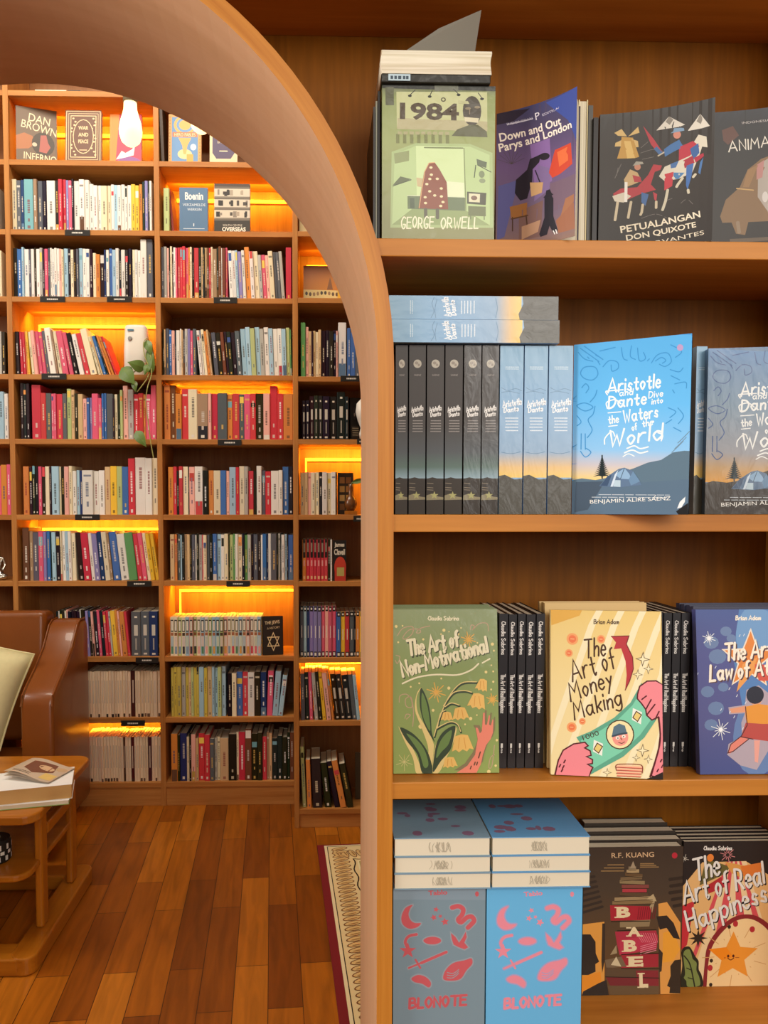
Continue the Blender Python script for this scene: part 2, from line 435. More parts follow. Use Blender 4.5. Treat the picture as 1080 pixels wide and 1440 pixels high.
def led(parent, x0, x1, ztop, y, zbot=None):
    kid(obj_box('lamp_strip', (x0+0.03, y-0.014, ztop-0.052), (x1-0.010, y-0.003, ztop-0.040), M['led'], bevel=0), parent)
    if zbot: kid(obj_box('lamp_strip', (x0+0.022, y-0.012, zbot+0.02), (x0+0.029, y-0.003, ztop-0.040), M['led'], bevel=0), parent)
    l = bpy.data.lights.new('strip_light','AREA'); l.shape='RECTANGLE'; l.size=(x1-x0)*0.92; l.size_y=0.02
    l.energy=LED_W*(x1-x0); l.color=(1.0,0.54,0.035)
    o=bpy.data.objects.new('strip_light', l); COL.objects.link(o)
    o.location=((x0+x1)/2, y-0.10, ztop-0.012); o.rotation_euler=(math.radians(42),0,0)
LED_W = 5.0
def zabove(r):    # underside of the board above compartment r (r counts boards from the top, 0 = top board)
    return (ZTOP if r == 0 else ZR[r-1]) - FB
for c,r in sorted(LED_M):
    i = {'L':1,'M':2}[c]
    led(far, DIVS[i]+FB/2, DIVS[i+1]-(FB/2 if i<2 else .004), zabove(r), DBK, ZR[r] if (c,r) in {('L',3),('L',6),('M',7)} else None)
# forward bookcase beside the arch
def right_x(px): return X(px, DR, 700)
RX0 = right_x(412.6); RX1 = right_x(419.7); RXE = right_x(640)
RROWS = [325.4, 418.9, 529.5, 617.6, 723.8, 817.6, 925.2, 1014.0, 1138.0]
ZRR = [Z(y, DR, 460) for y in RROWS]
side = empty('bookcase', ((RX0+RXE)/2, DR, 0), 'narrow oak bookcase beside the arch jamb, standing forward of the wall bookcase', 'bookcase')
RBK = DR+0.24
kid(obj_box('back_panel', (RX0, RBK, 0.02), (RXE+0.02, RBK+0.012, ZRR[0]+0.9), M['farback'], bevel=0), side)
kid(obj_box('upright', (RX0, DR, 0), (RX1, RBK, ZRR[0]+0.9), M['farZ'], bevel=0.001), side)
kid(obj_box('upright', (RXE, DR, 0), (RXE+0.02, RBK, ZRR[0]+0.9), M['farZ'], bevel=0.001), side)
for z in [ZRR[0]+0.9, ZRR[0]+0.59, ZRR[0]+0.29]+ZRR:
    kid(obj_box('shelf', (RX1, DR+0.0006, z-0.02), (RXE, RBK, z), M['farX'], bevel=0.001), side)
kid(obj_box('plinth', (RX1, DR+0.006, 0), (RXE, DR+0.02, ZRR[-1]-0.02), M['farX'], bevel=0.001), side)
for r,k in ((1,0.45),(4,1),(7,1)):
    LED_W = 5.0*k
    led(side, RX1, RXE, ZRR[r-1]-0.02, RBK, ZRR[r] if r>1 else None)
# ------------------------------------------------------------------ printing on covers: a 2-D drawing laid on a cover's surface
GL = {
'A':'00 49 80;23 63','B':'00 09;~09 49 57 45 05;~05 45 63 51 00','C':'~68 39 15 04 12 40 61','D':'00 09;~09 48 65 41 00','E':'60 00 09 69;05 55',
'F':'00 09 69;05 55','G':'~68 39 05 20 50 63;33 63','H':'00 09;60 69;05 65','I':'00 09','J':'~49 42 20 01','K':'00 09;59 04 60','L':'09 00 50',
'M':'00 19 44 79 80','N':'00 09 60 69','O':'~39 05 30 65 39','P':'00 09;~09 48 56 44 04','Q':'~39 05 30 65 39;41 70','R':'00 09;~09 48 56 44 04;24 60',
'S':'~68 39 07 35 53 40 01','T':'09 79;49 40','U':'~09 02 30 52 59','V':'09 30 69','W':'09 20 46 60 89','X':'00 69;09 60','Y':'09 34 69;34 30','Z':'09 69 00 60',
'a':'~54 25 03 20 41 54;55 51 60','b':'09 00;~04 35 53 30 00','c':'~44 25 02 20 41','d':'~54 25 03 20 41 52;59 50','e':'~03 43 35 15 02 20 41','f':'~49 28 24 20;05 45',
'g':'~54 25 03 20 41 54;~55 5a 3c 0b','h':'09 00;~03 25 44 40','i':'05 00;07 08','j':'~25 2a 0c;27 28','k':'09 00;45 02;13 40','l':'09 00',
'm':'05 00;~03 25 34 30;~33 55 64 60','n':'05 00;~03 25 44 40','o':'~25 03 20 43 25','p':'05 0c;~04 35 53 30 01','q':'~54 25 03 20 41;55 5c','r':'05 00;~03 25 45',
's':'~44 25 13 32 30 01','t':'~28 22 30 41;05 45','u':'~05 01 20 41;45 40','v':'05 20 45','w':'05 10 34 50 65','x':'05 40;00 45','y':'05 22;45 0c','z':'05 45 00 40',
'1':'07 29 20','0':'~39 05 30 65 39','4':'49 03 63;49 40','8':'~39 17 34 52 30 12 34 57 39','9':'~57 39 16 34 57 50','-':'03 33','.':'00 01',"'":'09 07','?':'~07 29 47 24 22;20 21','&':'60 17 39 47 03 20 53',
}
def _dec(ch):
    return -(ord(ch)-96) if ch in 'abc' else int(ch)
def catmull(p, k=5):
    if len(p) < 3: return p
    q=[p[0]]+list(p)+[p[-1]]; out=[]
    if p[0]==p[-1]: q=[p[-2]]+list(p)+[p[1]]
    for i in range(1,len(q)-2):
        a,b,c,d=q[i-1],q[i],q[i+1],q[i+2]
        for t in range(k):
            t=t/k
            out.append(tuple(0.5*((2*b[j])+(-a[j]+c[j])*t+(2*a[j]-5*b[j]+4*c[j]-d[j])*t*t+(-a[j]+3*b[j]-3*c[j]+d[j])*t**3) for j in (0,1)))
    out.append(tuple(p[-1])); return out
_glyph={}
for _k,_v in GL.items():
    _s=[]; _w=0
    for part in _v.split(';'):
        sm=part.startswith('~'); part=part.lstrip('~')
        pts=[(int(t[0]),_dec(t[1])) for t in part.split()]
        _w=max(_w,max(p[0] for p in pts))
        _s.append(catmull(pts) if sm else pts)
    _glyph[_k]=(_w,_s)
_tc={}
def bfont(s, bold=0.0):
    k=(s,bold)
    if k not in _tc:
        c=bpy.data.curves.new('lettering','FONT'); c.body=s; c.size=1; c.offset=bold; c.resolution_u=3
        o=bpy.data.objects.new('lettering',c); COL.objects.link(o)
        dg=bpy.context.evaluated_depsgraph_get(); dg.update()
        me=o.evaluated_get(dg).to_mesh(); me.calc_loop_triangles()
        v=[(p.co.x,p.co.y) for p in me.vertices]
        _tc[k]=[tuple(v[i] for i in t.vertices) for t in me.loop_triangles]
        o.evaluated_get(dg).to_mesh_clear(); bpy.data.objects.remove(o); bpy.data.curves.remove(c)
    return _tc[k]

class Art:
    """quad: the cover's corners TL,TR,BR,BL in the drawing's own coordinates (y down); out: unit square (u right, v up)"""
    def __init__(s, quad):
        s.t=[]          # (3 uv points, colour or 3 colours, layer, shape)
        s.k=0
        (x0,y0),(x1,y1),(x2,y2),(x3,y3)=quad
        # projective map unit square -> quad, then inverted
        dx1,dx2,dx3=x1-x2,x3-x2,x0-x1+x2-x3; dy1,dy2,dy3=y1-y2,y3-y2,y0-y1+y2-y3
        den=dx1*dy2-dx2*dy1; g=(dx3*dy2-dx2*dy3)/den; h=(dx1*dy3-dx3*dy1)/den
        s.inv=Matrix(((x1-x0+g*x1, x3-x0+h*x3, x0),(y1-y0+g*y1, y3-y0+h*y3, y0),(g,h,1))).inverted()
    def uv(s,p):
        r=s.inv@Vector((p[0],p[1],1)); return (r.x/r.z, 1-r.y/r.z)
    def tri(s,a,b,c,col,lay):
        u=[s.uv(p) for p in (a,b,c)]
        if all(q[0]<0 for q in u) or all(q[0]>1 for q in u) or all(q[1]<0 for q in u) or all(q[1]>1 for q in u): return
        s.t.append((u,col,lay,s.k))
    def poly(s,pts,col,lay=1):
        if not isinstance(col,list): col=lin(col)
        s.k+=1; pts=list(pts)
        if len(pts)==3: return s.tri(*pts,col,lay)
        for t in tessellate_polygon([[Vector((p[0],p[1],0)) for p in pts]]):
            s.tri(*[pts[i] for i in t],[col[i] for i in t] if isinstance(col,list) else col,lay)
    def rect(s,x0,y0,x1,y1,col,lay=1): s.poly([(x0,y0),(x1,y0),(x1,y1),(x0,y1)],col,lay)
    def grad(s,pts_rows,lay=1):
        """rows of (left point, right point, colour) blended downwards: a printed sky"""
        for (a,b,c),(d,e,f) in zip(pts_rows,pts_rows[1:]):
            s.poly([a,b,e,d],[lin(c),lin(c),lin(f),lin(f)],lay)
    def ell(s,cx,cy,rx,ry,col,lay=1,n=20,rot=0):
        cr,sr=math.cos(rot),math.sin(rot)
        s.poly([(cx+rx*math.cos(a)*cr-ry*math.sin(a)*sr,cy+rx*math.cos(a)*sr+ry*math.sin(a)*cr) for a in [2*math.pi*i/n for i in range(n)]],col,lay)
    def stroke(s,pts,w,col,lay=2,smooth=False,taper=False):
        """one ribbon with mitred joints and rounded ends"""
        col=lin(col); s.k+=1
        if smooth: pts=catmull(pts)
        p=[pts[0]]
        for q in pts[1:]:
            if math.dist(q,p[-1])>1e-4: p.append(q)
        n=len(p)
        if n<2: return
        closed=math.dist(p[0],p[-1])<1e-3 and n>3
        d=[]
        for i in range(n-1):
            L=math.dist(p[i],p[i+1]); d.append(((p[i+1][0]-p[i][0])/L,(p[i+1][1]-p[i][1])/L))
        lr=[]
        for i in range(n):
            a=d[i-1] if i>0 else (d[-1] if closed else d[0]); b=d[i] if i<n-1 else (d[0] if closed else d[-1])
            nx,ny=-(a[1]+b[1]),a[0]+b[0]; m=math.hypot(nx,ny)
            if m<1e-3: nx,ny,m=-b[1],b[0],1
            nx/=m; ny/=m; c=max(nx*-b[1]+ny*b[0],.5)
            r=w/2*((1-abs(2*i/(n-1)-1)**2*0.85) if taper else 1)/c
            lr.append(((p[i][0]+nx*r,p[i][1]+ny*r),(p[i][0]-nx*r,p[i][1]-ny*r)))
        for (a,b),(c,e) in zip(lr,lr[1:]):
            s.tri(a,c,e,col,lay); s.tri(a,e,b,col,lay)
        if not closed and not taper:
            for (x,y),dr,(l,r) in ((p[0],(-d[0][0],-d[0][1]),lr[0]),(p[-1],d[-1],lr[-1])):
                h=w/2; t=(x+dr[0]*h*.9,y+dr[1]*h*.9)
                g=lambda q:((q[0]-x)*.75+x+dr[0]*h*.62,(q[1]-y)*.75+y+dr[1]*h*.62)
                l2,r2=g(l),g(r)
                s.tri(l,l2,r2,col,lay); s.tri(l,r2,r,col,lay); s.tri(l2,t,r2,col,lay)
    def hand(s,txt,x,y,x2,y2,h,w,col,lay=3,slant=0.12,jit=0.0):
        """hand lettering from (x,y) to (x2,y2) along its baseline, capital height h"""
        tot=0; pos=[]
        for ch in txt:
            if ch==' ': tot+=4; pos.append(None); continue
            pos.append(tot); tot+=_glyph[ch][0]+2.4
        L=math.hypot(x2-x,y2-y); ex,ey=(x2-x)/L,(y2-y)/L; k=L/max(tot-2.4,1); vy=h/9
        for ch,p in zip(txt,pos):
            if p is None: continue
            j=random.uniform(-jit,jit)
            for st in _glyph[ch][1]:
                q=[]
                for gx,gy in st:
                    a=(p+gx+gy*slant*2)*k; b=(gy+j)*vy
                    q.append((x+ex*a+ey*b, y+ey*a-ex*b))
                s.stroke(q,w,col,lay)
    def type(s,txt,x,y,x2,y2,h,col,lay=3,bold=0.0,shear=0.0):
        """set type fitted from (x,y) to (x2,y2) along its baseline, height h"""
        T=bfont(txt,bold); xs=[p[0] for t in T for p in t]; ys=[p[1] for t in T for p in t]
        a0,a1,b1=min(xs),max(xs),max(ys)
        if not any(c in txt for c in 'gjpqy'): b0=min(ys)
        else: b0=0
        s.k+=1; L=math.hypot(x2-x,y2-y); ex,ey=(x2-x)/L,(y2-y)/L; kx=L/(a1-a0); ky=h/(b1-b0); col=lin(col)
        for t in T:
            q=[]
            for px,py in t:
                b=(py-b0)*ky; a=(px-a0)*kx+b*shear
                q.append((x+ex*a+ey*b,y+ey*a-ex*b))
            s.tri(*q,col,lay)
    def lines(s,x0,x1,ys,col,w=1.0,lay=2,gap=0.25):
        """a block of text too small to read: broken dashes"""
        for y in ys:
            x=x0+random.uniform(0,(x1-x0)*.1)
            while x<x1:
                e=min(x1,x+random.uniform(.06,.16)*(x1-x0)); s.rect(x,y-w/2,e,y+w/2,col,lay); x=e+gap*random.uniform(.03,.1)*(x1-x0)
    def star(s,cx,cy,R,r,n,col,lay=2,rot=-math.pi/2):
        s.poly([(cx+(R if i%2==0 else r)*math.cos(rot+math.pi*i/n),cy+(R if i%2==0 else r)*math.sin(rot+math.pi*i/n)) for i in range(2*n)],col,lay)
    def rays(s,cx,cy,R,n,col,w=2,lay=2,r0=0):
        for i in range(n):
            a=2*math.pi*i/n+.3; q=R*(1 if i%2==0 else .6)
            s.stroke([(cx+r0*math.cos(a),cy+r0*math.sin(a)),(cx+q*math.cos(a),cy+q*math.sin(a))],w,col,lay)
    def lay_on(s, mb, fn, split=0, mi=0):
        """put the drawing on a surface: fn(u,v,level) -> point; split = largest u step on a curved cover.
        each shape lies one level above the shapes it covers"""
        box={}
        for u,c,l,k in s.t:
            q=box.setdefault(k,[l,9,9,-9,-9])
            for x,y in u: q[1]=min(q[1],x); q[2]=min(q[2],y); q[3]=max(q[3],x); q[4]=max(q[4],y)
        done=[]; lev={}
        for k,q in sorted(box.items(), key=lambda e:(e[1][0],e[0])):
            v=0
            for r,w in done:
                if w>v and r[1]<q[3] and r[3]>q[1] and r[2]<q[4] and r[4]>q[2]: v=w
            lev[k]=v+1; done.append((q,v+1))
        for u,c,l,k in s.t:
            l=lev[k]
            cc=c if isinstance(c,list) else [c]*3
            st=[([Vector((*p,0)) for p in u],[Vector(k) for k in cc],0)]
            while st:
                q,k,d=st.pop()
                if split and d<9:
                    e=[(abs(q[i].x-q[(i+1)%3].x),i) for i in range(3)]; m,i=max(e)
                    if m>split:
                        j=(i+1)%3; o=(i+2)%3; mp=(q[i]+q[j])/2; mk=(k[i]+k[j])/2
                        st.append(([q[i],mp,q[o]],[k[i],mk,k[o]],d+1)); st.append(([mp,q[j],q[o]],[mk,k[j],k[o]],d+1)); continue
                pts=[fn(min(max(p.x,0),1),min(max(p.y,0),1),l) for p in q]
                n=(pts[1]-pts[0]).cross(pts[2]-pts[0])
                if n.length<1e-12: continue
                if n.y>0: pts=pts[::-1]; k=k[::-1]
                mb.face(pts,[tuple(x) for x in k],mi)

LAY=0.000018
# ------------------------------------------------------------------ one book: cover (front, spine and back, printed) > page_block
# local frame: origin at the foot of the spine edge of the front cover; x along the front cover, y into the book, z up
def book(name, w, h, t, base, art=None, spine_art=None, spine=None, mat='print', curl=0.0, label=None, cat='book', group=None,
         loc=(0,0,0), rot=(0,0,0), pages='pages', lift=0.0, back=None, cover_t=0.0006):
    root=empty(name, loc, label, cat, group, rot=rot)
    base=lin(base); spine=lin(spine) if spine else base; back=lin(back) if back else base
    mb=MB(); N=12 if curl or lift else 1
    def front(u,v,l=0):
        y=-curl*(u**2.2) - l*LAY
        return Vector((u*w, y, v*h + lift*(u**2.5)*v))
    for i in range(N):
        a,b=i/N,(i+1)/N
        mb.face([front(a,0),front(b,0),front(b,1),front(a,1)],base)
        if N>1:
            o=Vector((0,cover_t,0))
            mb.face([front(a,1)+o,front(b,1)+o,front(b,0)+o,front(a,0)+o],lin('e8e2d2'))
            mb.face([front(a,1),front(b,1),front(b,1)+o,front(a,1)+o],base)
    if N>1:
        o=Vector((0,cover_t,0)); mb.face([front(1,0),front(1,0)+o,front(1,1)+o,front(1,1)],base)
    # spine, back, and the thin edges of the cover
    mb.face([(0,t,0),(0,0,0),(0,0,h),(0,t,h)],spine)
    mb.face([(w,t,0),(0,t,0),(0,t,h),(w,t,h)],back)
    e=.0012
    if N==1:
        mb.face([(w,0,0),(w,e,0),(w,e,h),(w,0,h)],base); mb.face([(0,0,h),(w,0,h),(w,e,h),(0,e,h)],base); mb.face([(0,e,0),(w,e,0),(w,0,0),(0,0,0)],base)
    mb.face([(w,t-e,0),(w,t,0),(w,t,h),(w,t-e,h)],back); mb.face([(0,t-e,h),(w,t-e,h),(w,t,h),(0,t,h)],back); mb.face([(0,t,0),(w,t,0),(w,t-e,0),(0,t-e,0)],back)
    mb.face([(0,0,h),(e,0,h),(e,t,h),(0,t,h)],spine)
    if art: art.lay_on(mb, front, 0.09 if N>1 else 0)
    if spine_art:
        k=len(mb.f)
        spine_art.lay_on(mb, lambda u,v,l: Vector((u*t, -l*LAY, v*h)))
        for i in range(k,len(mb.f)):            # laid on as seen from the spine side
            for j in mb.f[i]:
                x,y,z=mb.v[j]; mb.v[j]=(y-1e-5, t-x, z)
    mb.build('cover', M[mat], root)
    pb=MB(); i=.0015
    pb.box((.0008,e,.0008 if not lift else .001),(w-i,t-e,h-.0012))
    pb.build('page_block', M[pages], root)
    return root
# ------------------------------------------------------------------ drawings for the near covers (coordinates follow each cover's own sheet)
def art_green_room():            # 1984
    a=Art([(130,350),(852,365),(835,1320),(110,1345)])
    a.grad([((100,340),(860,340),'5d6048'),((100,430),(860,430),'8f9a62'),((100,700),(860,700),'9aa566'),((100,1350),(860,1350),'8a8a58')],1)
    a.poly([(100,340),(860,340),(858,395),(128,372)],'2c2d28',2)
    a.rect(150,365,205,480,'56583f',2); a.rect(470,355,620,392,'6a6c5c',2)
    for i,x in enumerate(range(215,560,46)): a.rect(x,660,x+22,720,'757a44',2)
    a.poly([(222,395),(800,400),(800,640),(222,630)],'c2c592',2); a.poly([(228,560),(800,580),(800,640),(222,630)],'b4ad84',3)
    a.type('1984',242,570,622,578,108,'4a3a24',4,bold=.035)
    for x,y,q in ((345,385,310),(455,390,438),(590,380,622),(745,405,768)): a.stroke([(x,y),(q,y+32)],5,'1e1e1a',4); a.ell(q,y+36,12,8,'1e1e1a',4)
    a.ell(525,445,16,14,'55503a',4); a.ell(525,445,9,7,'c2c592',5)
    a.ell(705,515,58,92,'4b4438',4); a.poly([(575,670),(610,630),(690,600),(740,600),(795,640),(800,676)],'5b5c3e',4)
    a.poly([(655,552),(748,560),(742,588),(660,580)],'d8d0ae',5); a.stroke([(690,500),(690,535)],5,'8e7c66',5)
    a.ell(680,500,18,8,'8d8064',5); a.ell(738,492,18,8,'8d8064',5); a.poly([(618,450),(680,455),(690,472),(620,470)],'b9b98a',5)
    for i in range(9): a.rect(228+i*38,645,256+i*38,664,'a9a478',3)
    a.poly([(185,775),(345,718),(690,718),(830,772),(830,1235),(168,1260)],'a9bd82',3)
    a.poly([(205,790),(345,735),(690,735),(812,785),(810,1220),(180,1240)],'b8cf92',4)
    a.poly([(345,735),(655,740),(655,1130),(345,1110)],'cfe3a8',5); a.poly([(470,950),(650,960),(650,1075),(470,1075)],'e2ecc4',6)
    a.stroke([(400,745),(645,745)],8,'6f7c4c',6); a.stroke([(652,745),(660,1130)],6,'7d8a58',6)
    a.poly([(200,785),(300,765),(298,830),(205,850)],'8f9a66',5)
    a.poly([(345,1110),(655,1130),(810,1220),(180,1240)],'93a56c',5)
    a.rect(285,1050,655,1135,'6a7a58',6); a.rect(300,1065,330,1130,'4d5c42',7); a.stroke([(285,1050),(655,1050)],5,'dbe5bd',7)
    a.poly([(355,1130),(375,1010),(395,900),(425,842),(465,838),(495,880),(540,960),(545,1050),(548,1130)],'8a4a34',7)
    a.stroke([(360,1128),(380,1005),(400,895),(428,842),(465,838)],5,'d9a876',8)
    for x,y in ((440,870),(442,915),(432,942),(480,940),(412,975),(430,1020),(462,1045),(505,1000),(400,1058),(402,1095),(505,1050),(515,1085),(500,1110)): a.ell(x,y,11,8,'e6dcae',8,8)
    a.stroke([(402,1135),(402,1185)],22,'5d5a48',7); a.stroke([(478,1135),(478,1185)],22,'5d5a48',7)
    a.poly([(345,935),(385,940),(380,995),(350,990)],'c9b588',7)
    a.poly([(190,985),(240,930),(310,945),(215,985)],'5f6a48',6); a.stroke([(190,992),(310,950)],6,'4c5638',6)
    a.stroke([(715,925),(725,850)],6,'46503a',6); a.poly([(730,810),(795,830),(790,865),(735,850)],'5a684c',6); a.stroke([(740,850),(820,890)],5,'46503a',6)
    a.ell(762,905,18,22,'7c8a64',6); a.ell(765,945,20,14,'8c9a74',6)
    a.poly([(668,1015),(790,1020),(785,1095),(668,1090)],'4a4b36',6); a.poly([(680,1025),(750,1028),(748,1080),(680,1078)],'dcd8b4',7); a.ell(713,1053,20,14,'7a5a44',8)
    a.rect(675,1105,785,1165,'6f7850',6); a.stroke([(690,1165),(690,1185)],6,'6f7850',6); a.stroke([(775,1165),(775,1185)],6,'6f7850',6)
    a.hand('GEORGE',240,1258,452,1250,70,8,'efeccb',8,.1,.6); a.hand('ORWELL',498,1250,735,1238,68,8,'efeccb',8,.1,.6)
    return a
def art_violet_city():           # Down and Out
    a=Art([(35,135),(338,42),(330,640),(30,640)])
    a.grad([((20,20),(345,20),'39406e'),((20,160),(345,160),'4a4260'),((20,330),(345,330),'6a527a'),((20,500),(345,500),'6e5c72'),((20,660),(345,660),'8a6a5a')],1)
    a.poly([(210,90),(338,42),(338,260),(300,170)],'3c4c94',2); a.poly([(20,130),(150,110),(90,160),(20,180)],'2e2434',2)
    for p,c in (([(150,250),(225,230),(235,400),(170,430)],'84649a'),([(40,400),(110,380),(60,590),(35,600)],'5c5a8e'),([(110,500),(200,470),(190,610),(110,610)],'7a5a54'),
                ([(225,410),(330,390),(330,505),(240,520)],'725a6a'),([(180,330),(230,350),(225,430),(165,470)],'7c6690')): a.poly(p,c,2)
    a.stroke([(70,172),(160,150)],4,'c9c3d0',3); a.type('INDONESIAN',70,176,160,152,9,'c9c3d0',3); a.type('EDITION',198,142,264,120,9,'c9c3d0',3); a.type('P',172,156,188,150,26,'e6e0e6',3,shear=.2)
    a.type('Down and Out',46,238,272,182,32,'f2e4d4',5,bold=.02,shear=.1); a.type('Parys and London',44,275,316,202,30,'f2e4d4',5,bold=.02,shear=.1)
    a.poly([(246,280),(312,262),(318,348),(268,378),(236,388),(222,366)],'c8442a',4); a.poly([(255,290),(300,275),(300,330),(262,350)],'dc6a38',5)
    a.poly([(100,380),(140,345),(150,305),(190,290),(185,320),(160,345),(158,390),(140,455),(115,460),(96,430)],'241c26',4); a.ell(205,300,20,14,'241c26',4)
    for k in range(8): a.stroke([(85,320),(85+50*math.cos(-2.8+k*.34),320+52*math.sin(-2.8+k*.34))],7,'4a4436',3,taper=True)
    a.poly([(205,460),(215,440),(225,440),(232,455),(240,470),(240,540),(258,600),(240,608),(225,575),(215,608),(190,612),(185,600),(205,540)],'1f1822',5)
    a.poly([(200,462),(240,456),(232,446),(226,432),(212,434),(210,450)],'1f1822',5); a.stroke([(190,405),(170,350)],4,'2b2230',5)
    a.poly([(78,480),(140,470),(140,520),(84,525)],'9a6434',4); a.stroke([(88,520),(88,572)],4,'4a3020',4); a.stroke([(136,518),(140,560)],4,'4a3020',4); a.stroke([(84,526),(142,520)],5,'5c3c24',5)
    a.poly([(120,560),(190,545),(180,590),(120,610)],'b48a6c',4); a.poly([(250,560),(325,500),(330,610),(262,612)],'9a6244',4); a.poly([(290,480),(325,470),(325,500),(270,545)],'a06a48',5)
    a.poly([(150,395),(200,400),(195,440),(155,450)],'c49a6c',4)
    a.stroke([(240,598),(246,612)],4,'e8e2dc',5); a.stroke([(250,596),(255,612)],4,'e8e2dc',5)
    return a
def art_windmill():              # Don Quixote
    a=Art([(420,148),(820,65),(820,662),(418,660)])
    a.grad([((400,40),(830,40),'4e4d4c'),((400,300),(830,300),'3d3733'),((400,680),(830,680),'302a27')],1)
    for p in ([(608,195),(652,138),(710,172),(690,180),(640,188)],[(720,198),(765,130),(802,182),(770,190)]): a.poly(p,'d9d2c4',3)
    for p in ([(640,160),(652,138),(668,150),(655,172)],[(752,160),(765,130),(775,150),(768,172)]): a.poly(p,'8c857a',4)
    for p in ([(466,212),(490,195),(508,222),(478,222)],[(512,222),(545,182),(550,205)],[(505,228),(470,250),(468,264),(492,262)],[(512,228),(545,238),(548,262),(528,264)]): a.poly(p,'d9b878',3)
    a.poly([(490,225),(528,226),(550,300),(535,306),(476,310),(488,262)],'c79a4c',4); a.poly([(498,240),(520,240),(536,304),(510,308)],'e0bc70',5)
    a.poly([(562,178),(600,230),(632,282),(620,292),(590,250)],'b8404a',4); a.poly([(610,258),(632,282),(620,292),(600,268)],'4a6e9e',5); a.stroke([(616,296),(640,280)],5,'cbbfa8',5)
    # big horse and rider
    a.poly([(620,378),(640,340),(690,318),(730,270),(760,215),(790,225),(795,270),(775,265),(765,300),(740,370),(690,392),(640,398)],'d8d0bc',4)
    for p,c in (([(660,250),(690,232),(706,262),(668,282),(640,300),(636,270)],'4a74a8'),([(690,262),(740,240),(765,262),(730,300),(690,318)],'b83a48'),([(730,272),(760,250),(765,290),(742,320)],'41659c'),
                ([(706,318),(740,300),(748,330),(712,350)],'a83444'),([(640,370),(672,362),(668,420),(640,436)],'c23c48'),([(672,365),(712,368),(690,392),(672,392)],'4f80b0'),
                ([(718,340),(745,330),(738,382),(724,440),(718,420)],'466fae'),([(745,310),(780,292),(782,305),(752,330)],'b03446'),([(768,330),(780,310),(770,380),(762,372)],'4f78ae')): a.poly(p,c,5)
    a.poly([(690,318),(712,322),(705,348),(660,352)],'d9d2c0',6); a.poly([(660,330),(690,318),(680,345),(662,348)],'4a70a4',6)
    for q in ([(652,435),(645,480),(635,515)],[(705,390),(690,412),(684,424)],[(726,440),(728,452)],[(752,378),(744,388)]): a.stroke(q,10,'cfc6ae',5)
    a.ell(682,212,14,16,'cf8a78',6); a.poly([(658,206),(708,196),(706,186),(696,184),(670,186),(668,198)],'7f9cb8',7)
    # small horse and rider
    a.poly([(465,445),(490,425),(545,420),(582,372),(600,330),(630,335),(625,352),(605,360),(592,410),(610,432),(560,446),(500,475),(468,468)],'b53c44',4)
    a.poly([(462,455),(500,440),(525,455),(500,480),(470,475)],'d9d0bc',5); a.poly([(520,350),(545,362),(560,395),(530,410),(505,420),(500,390)],'c9aa7a',5); a.poly([(528,372),(556,380),(560,400),(535,400)],'b53c44',6)
    a.poly([(560,440),(585,450),(575,495),(560,480)],'4b6ea2',5); a.poly([(600,440),(615,450),(612,480),(605,470)],'b8404a',5)
    for q in ([(480,478),(476,515),(472,548)],[(525,478),(520,510),(516,540)],[(565,490),(562,520),(558,530)],[(612,480),(612,505)]): a.stroke(q,9,'cfc0a2',5)
    a.ell(545,340,11,13,'c98a70',6); a.poly([(528,336),(566,328),(562,320),(540,318),(534,328)],'a9a496',7); a.rect(502,400,512,478,'efeae0',7)
    for q in ([(555,265),(580,240)],[(555,285),(600,270),(640,280)],[(560,310),(600,300)],[(490,330),(470,385)],[(480,345),(475,375)],[(690,505),(720,478),(745,500)],[(560,545),(610,530),(650,548)],[(640,480),(670,470)]): a.stroke(q,2,'77706a',3,True)
    a.type('PETUALANGAN',492,600,775,558,28,'efe2c8',6,bold=.02); a.type('DON QUIXOTE',512,636,760,602,28,'efe2c8',6,bold=.02); a.type('CERVANTES',560,664,790,632,18,'efe2c8',6)
    return a
def art_beast():                 # Animal
    a=Art([(845,135),(1230,52),(1225,670),(840,668)])
    a.grad([((830,30),(1240,30),'44464c'),((830,250),(1240,250),'3b3a3a'),((830,680),(1240,680),'332c28')],1)
    a.poly([(1020,90),(1100,70),(1120,300),(1040,330)],'5d646c',2)
    a.poly([(870,200),(905,180),(925,215),(890,255),(875,240)],'6a4c44',3)
    a.type('INDONESIAN',935,170,1040,150,9,'c9c3c0',4); a.type('P',1048,150,1066,146,24,'e6e0e0',4,shear=.2); a.type('EDITION',1075,140,1140,126,9,'c9c3c0',4)
    a.hand('ANIMAL',893,282,1052,248,40,4.2,'efe9dc',5,.1,.3)
    a.hand('FARM',1085,238,1190,214,40,4.2,'efe9dc',5,.1,.3)
    a.poly([(868,535),(885,470),(930,420),(955,350),(1000,305),(1040,288),(1075,290),(1090,330),(1080,400),(1090,470),(1085,560),(1060,612),(1035,615),(1030,560),(960,560),(950,612),(920,605),(905,560),(875,560)],'8c6e4e',3)
    a.poly([(990,330),(1040,290),(1076,292),(1088,340),(1060,390),(1070,470),(1060,600),(1040,612),(1025,520),(990,460)],'b4aaa0',4)
    a.ell(1040,340,16,10,'6f625a',5); a.ell(1015,460,10,22,'d8d2cc',5); a.poly([(985,330),(1010,310),(1005,380),(985,390)],'c08a84',5)
    a.poly([(955,350),(990,330),(960,420),(940,420)],'a07c54',5); a.stroke([(920,425),(975,432)],5,'caa56c',5); a.poly([(1075,390),(1130,350),(1180,420),(1150,560),(1090,500)],'7f8a94',4)
    for q in ([(925,560),(930,600)],[(1045,560),(1042,608)]): a.stroke(q,12,'9a846c',4)
    a.rect(900,625,1200,640,'6b5a48',3)
    return a
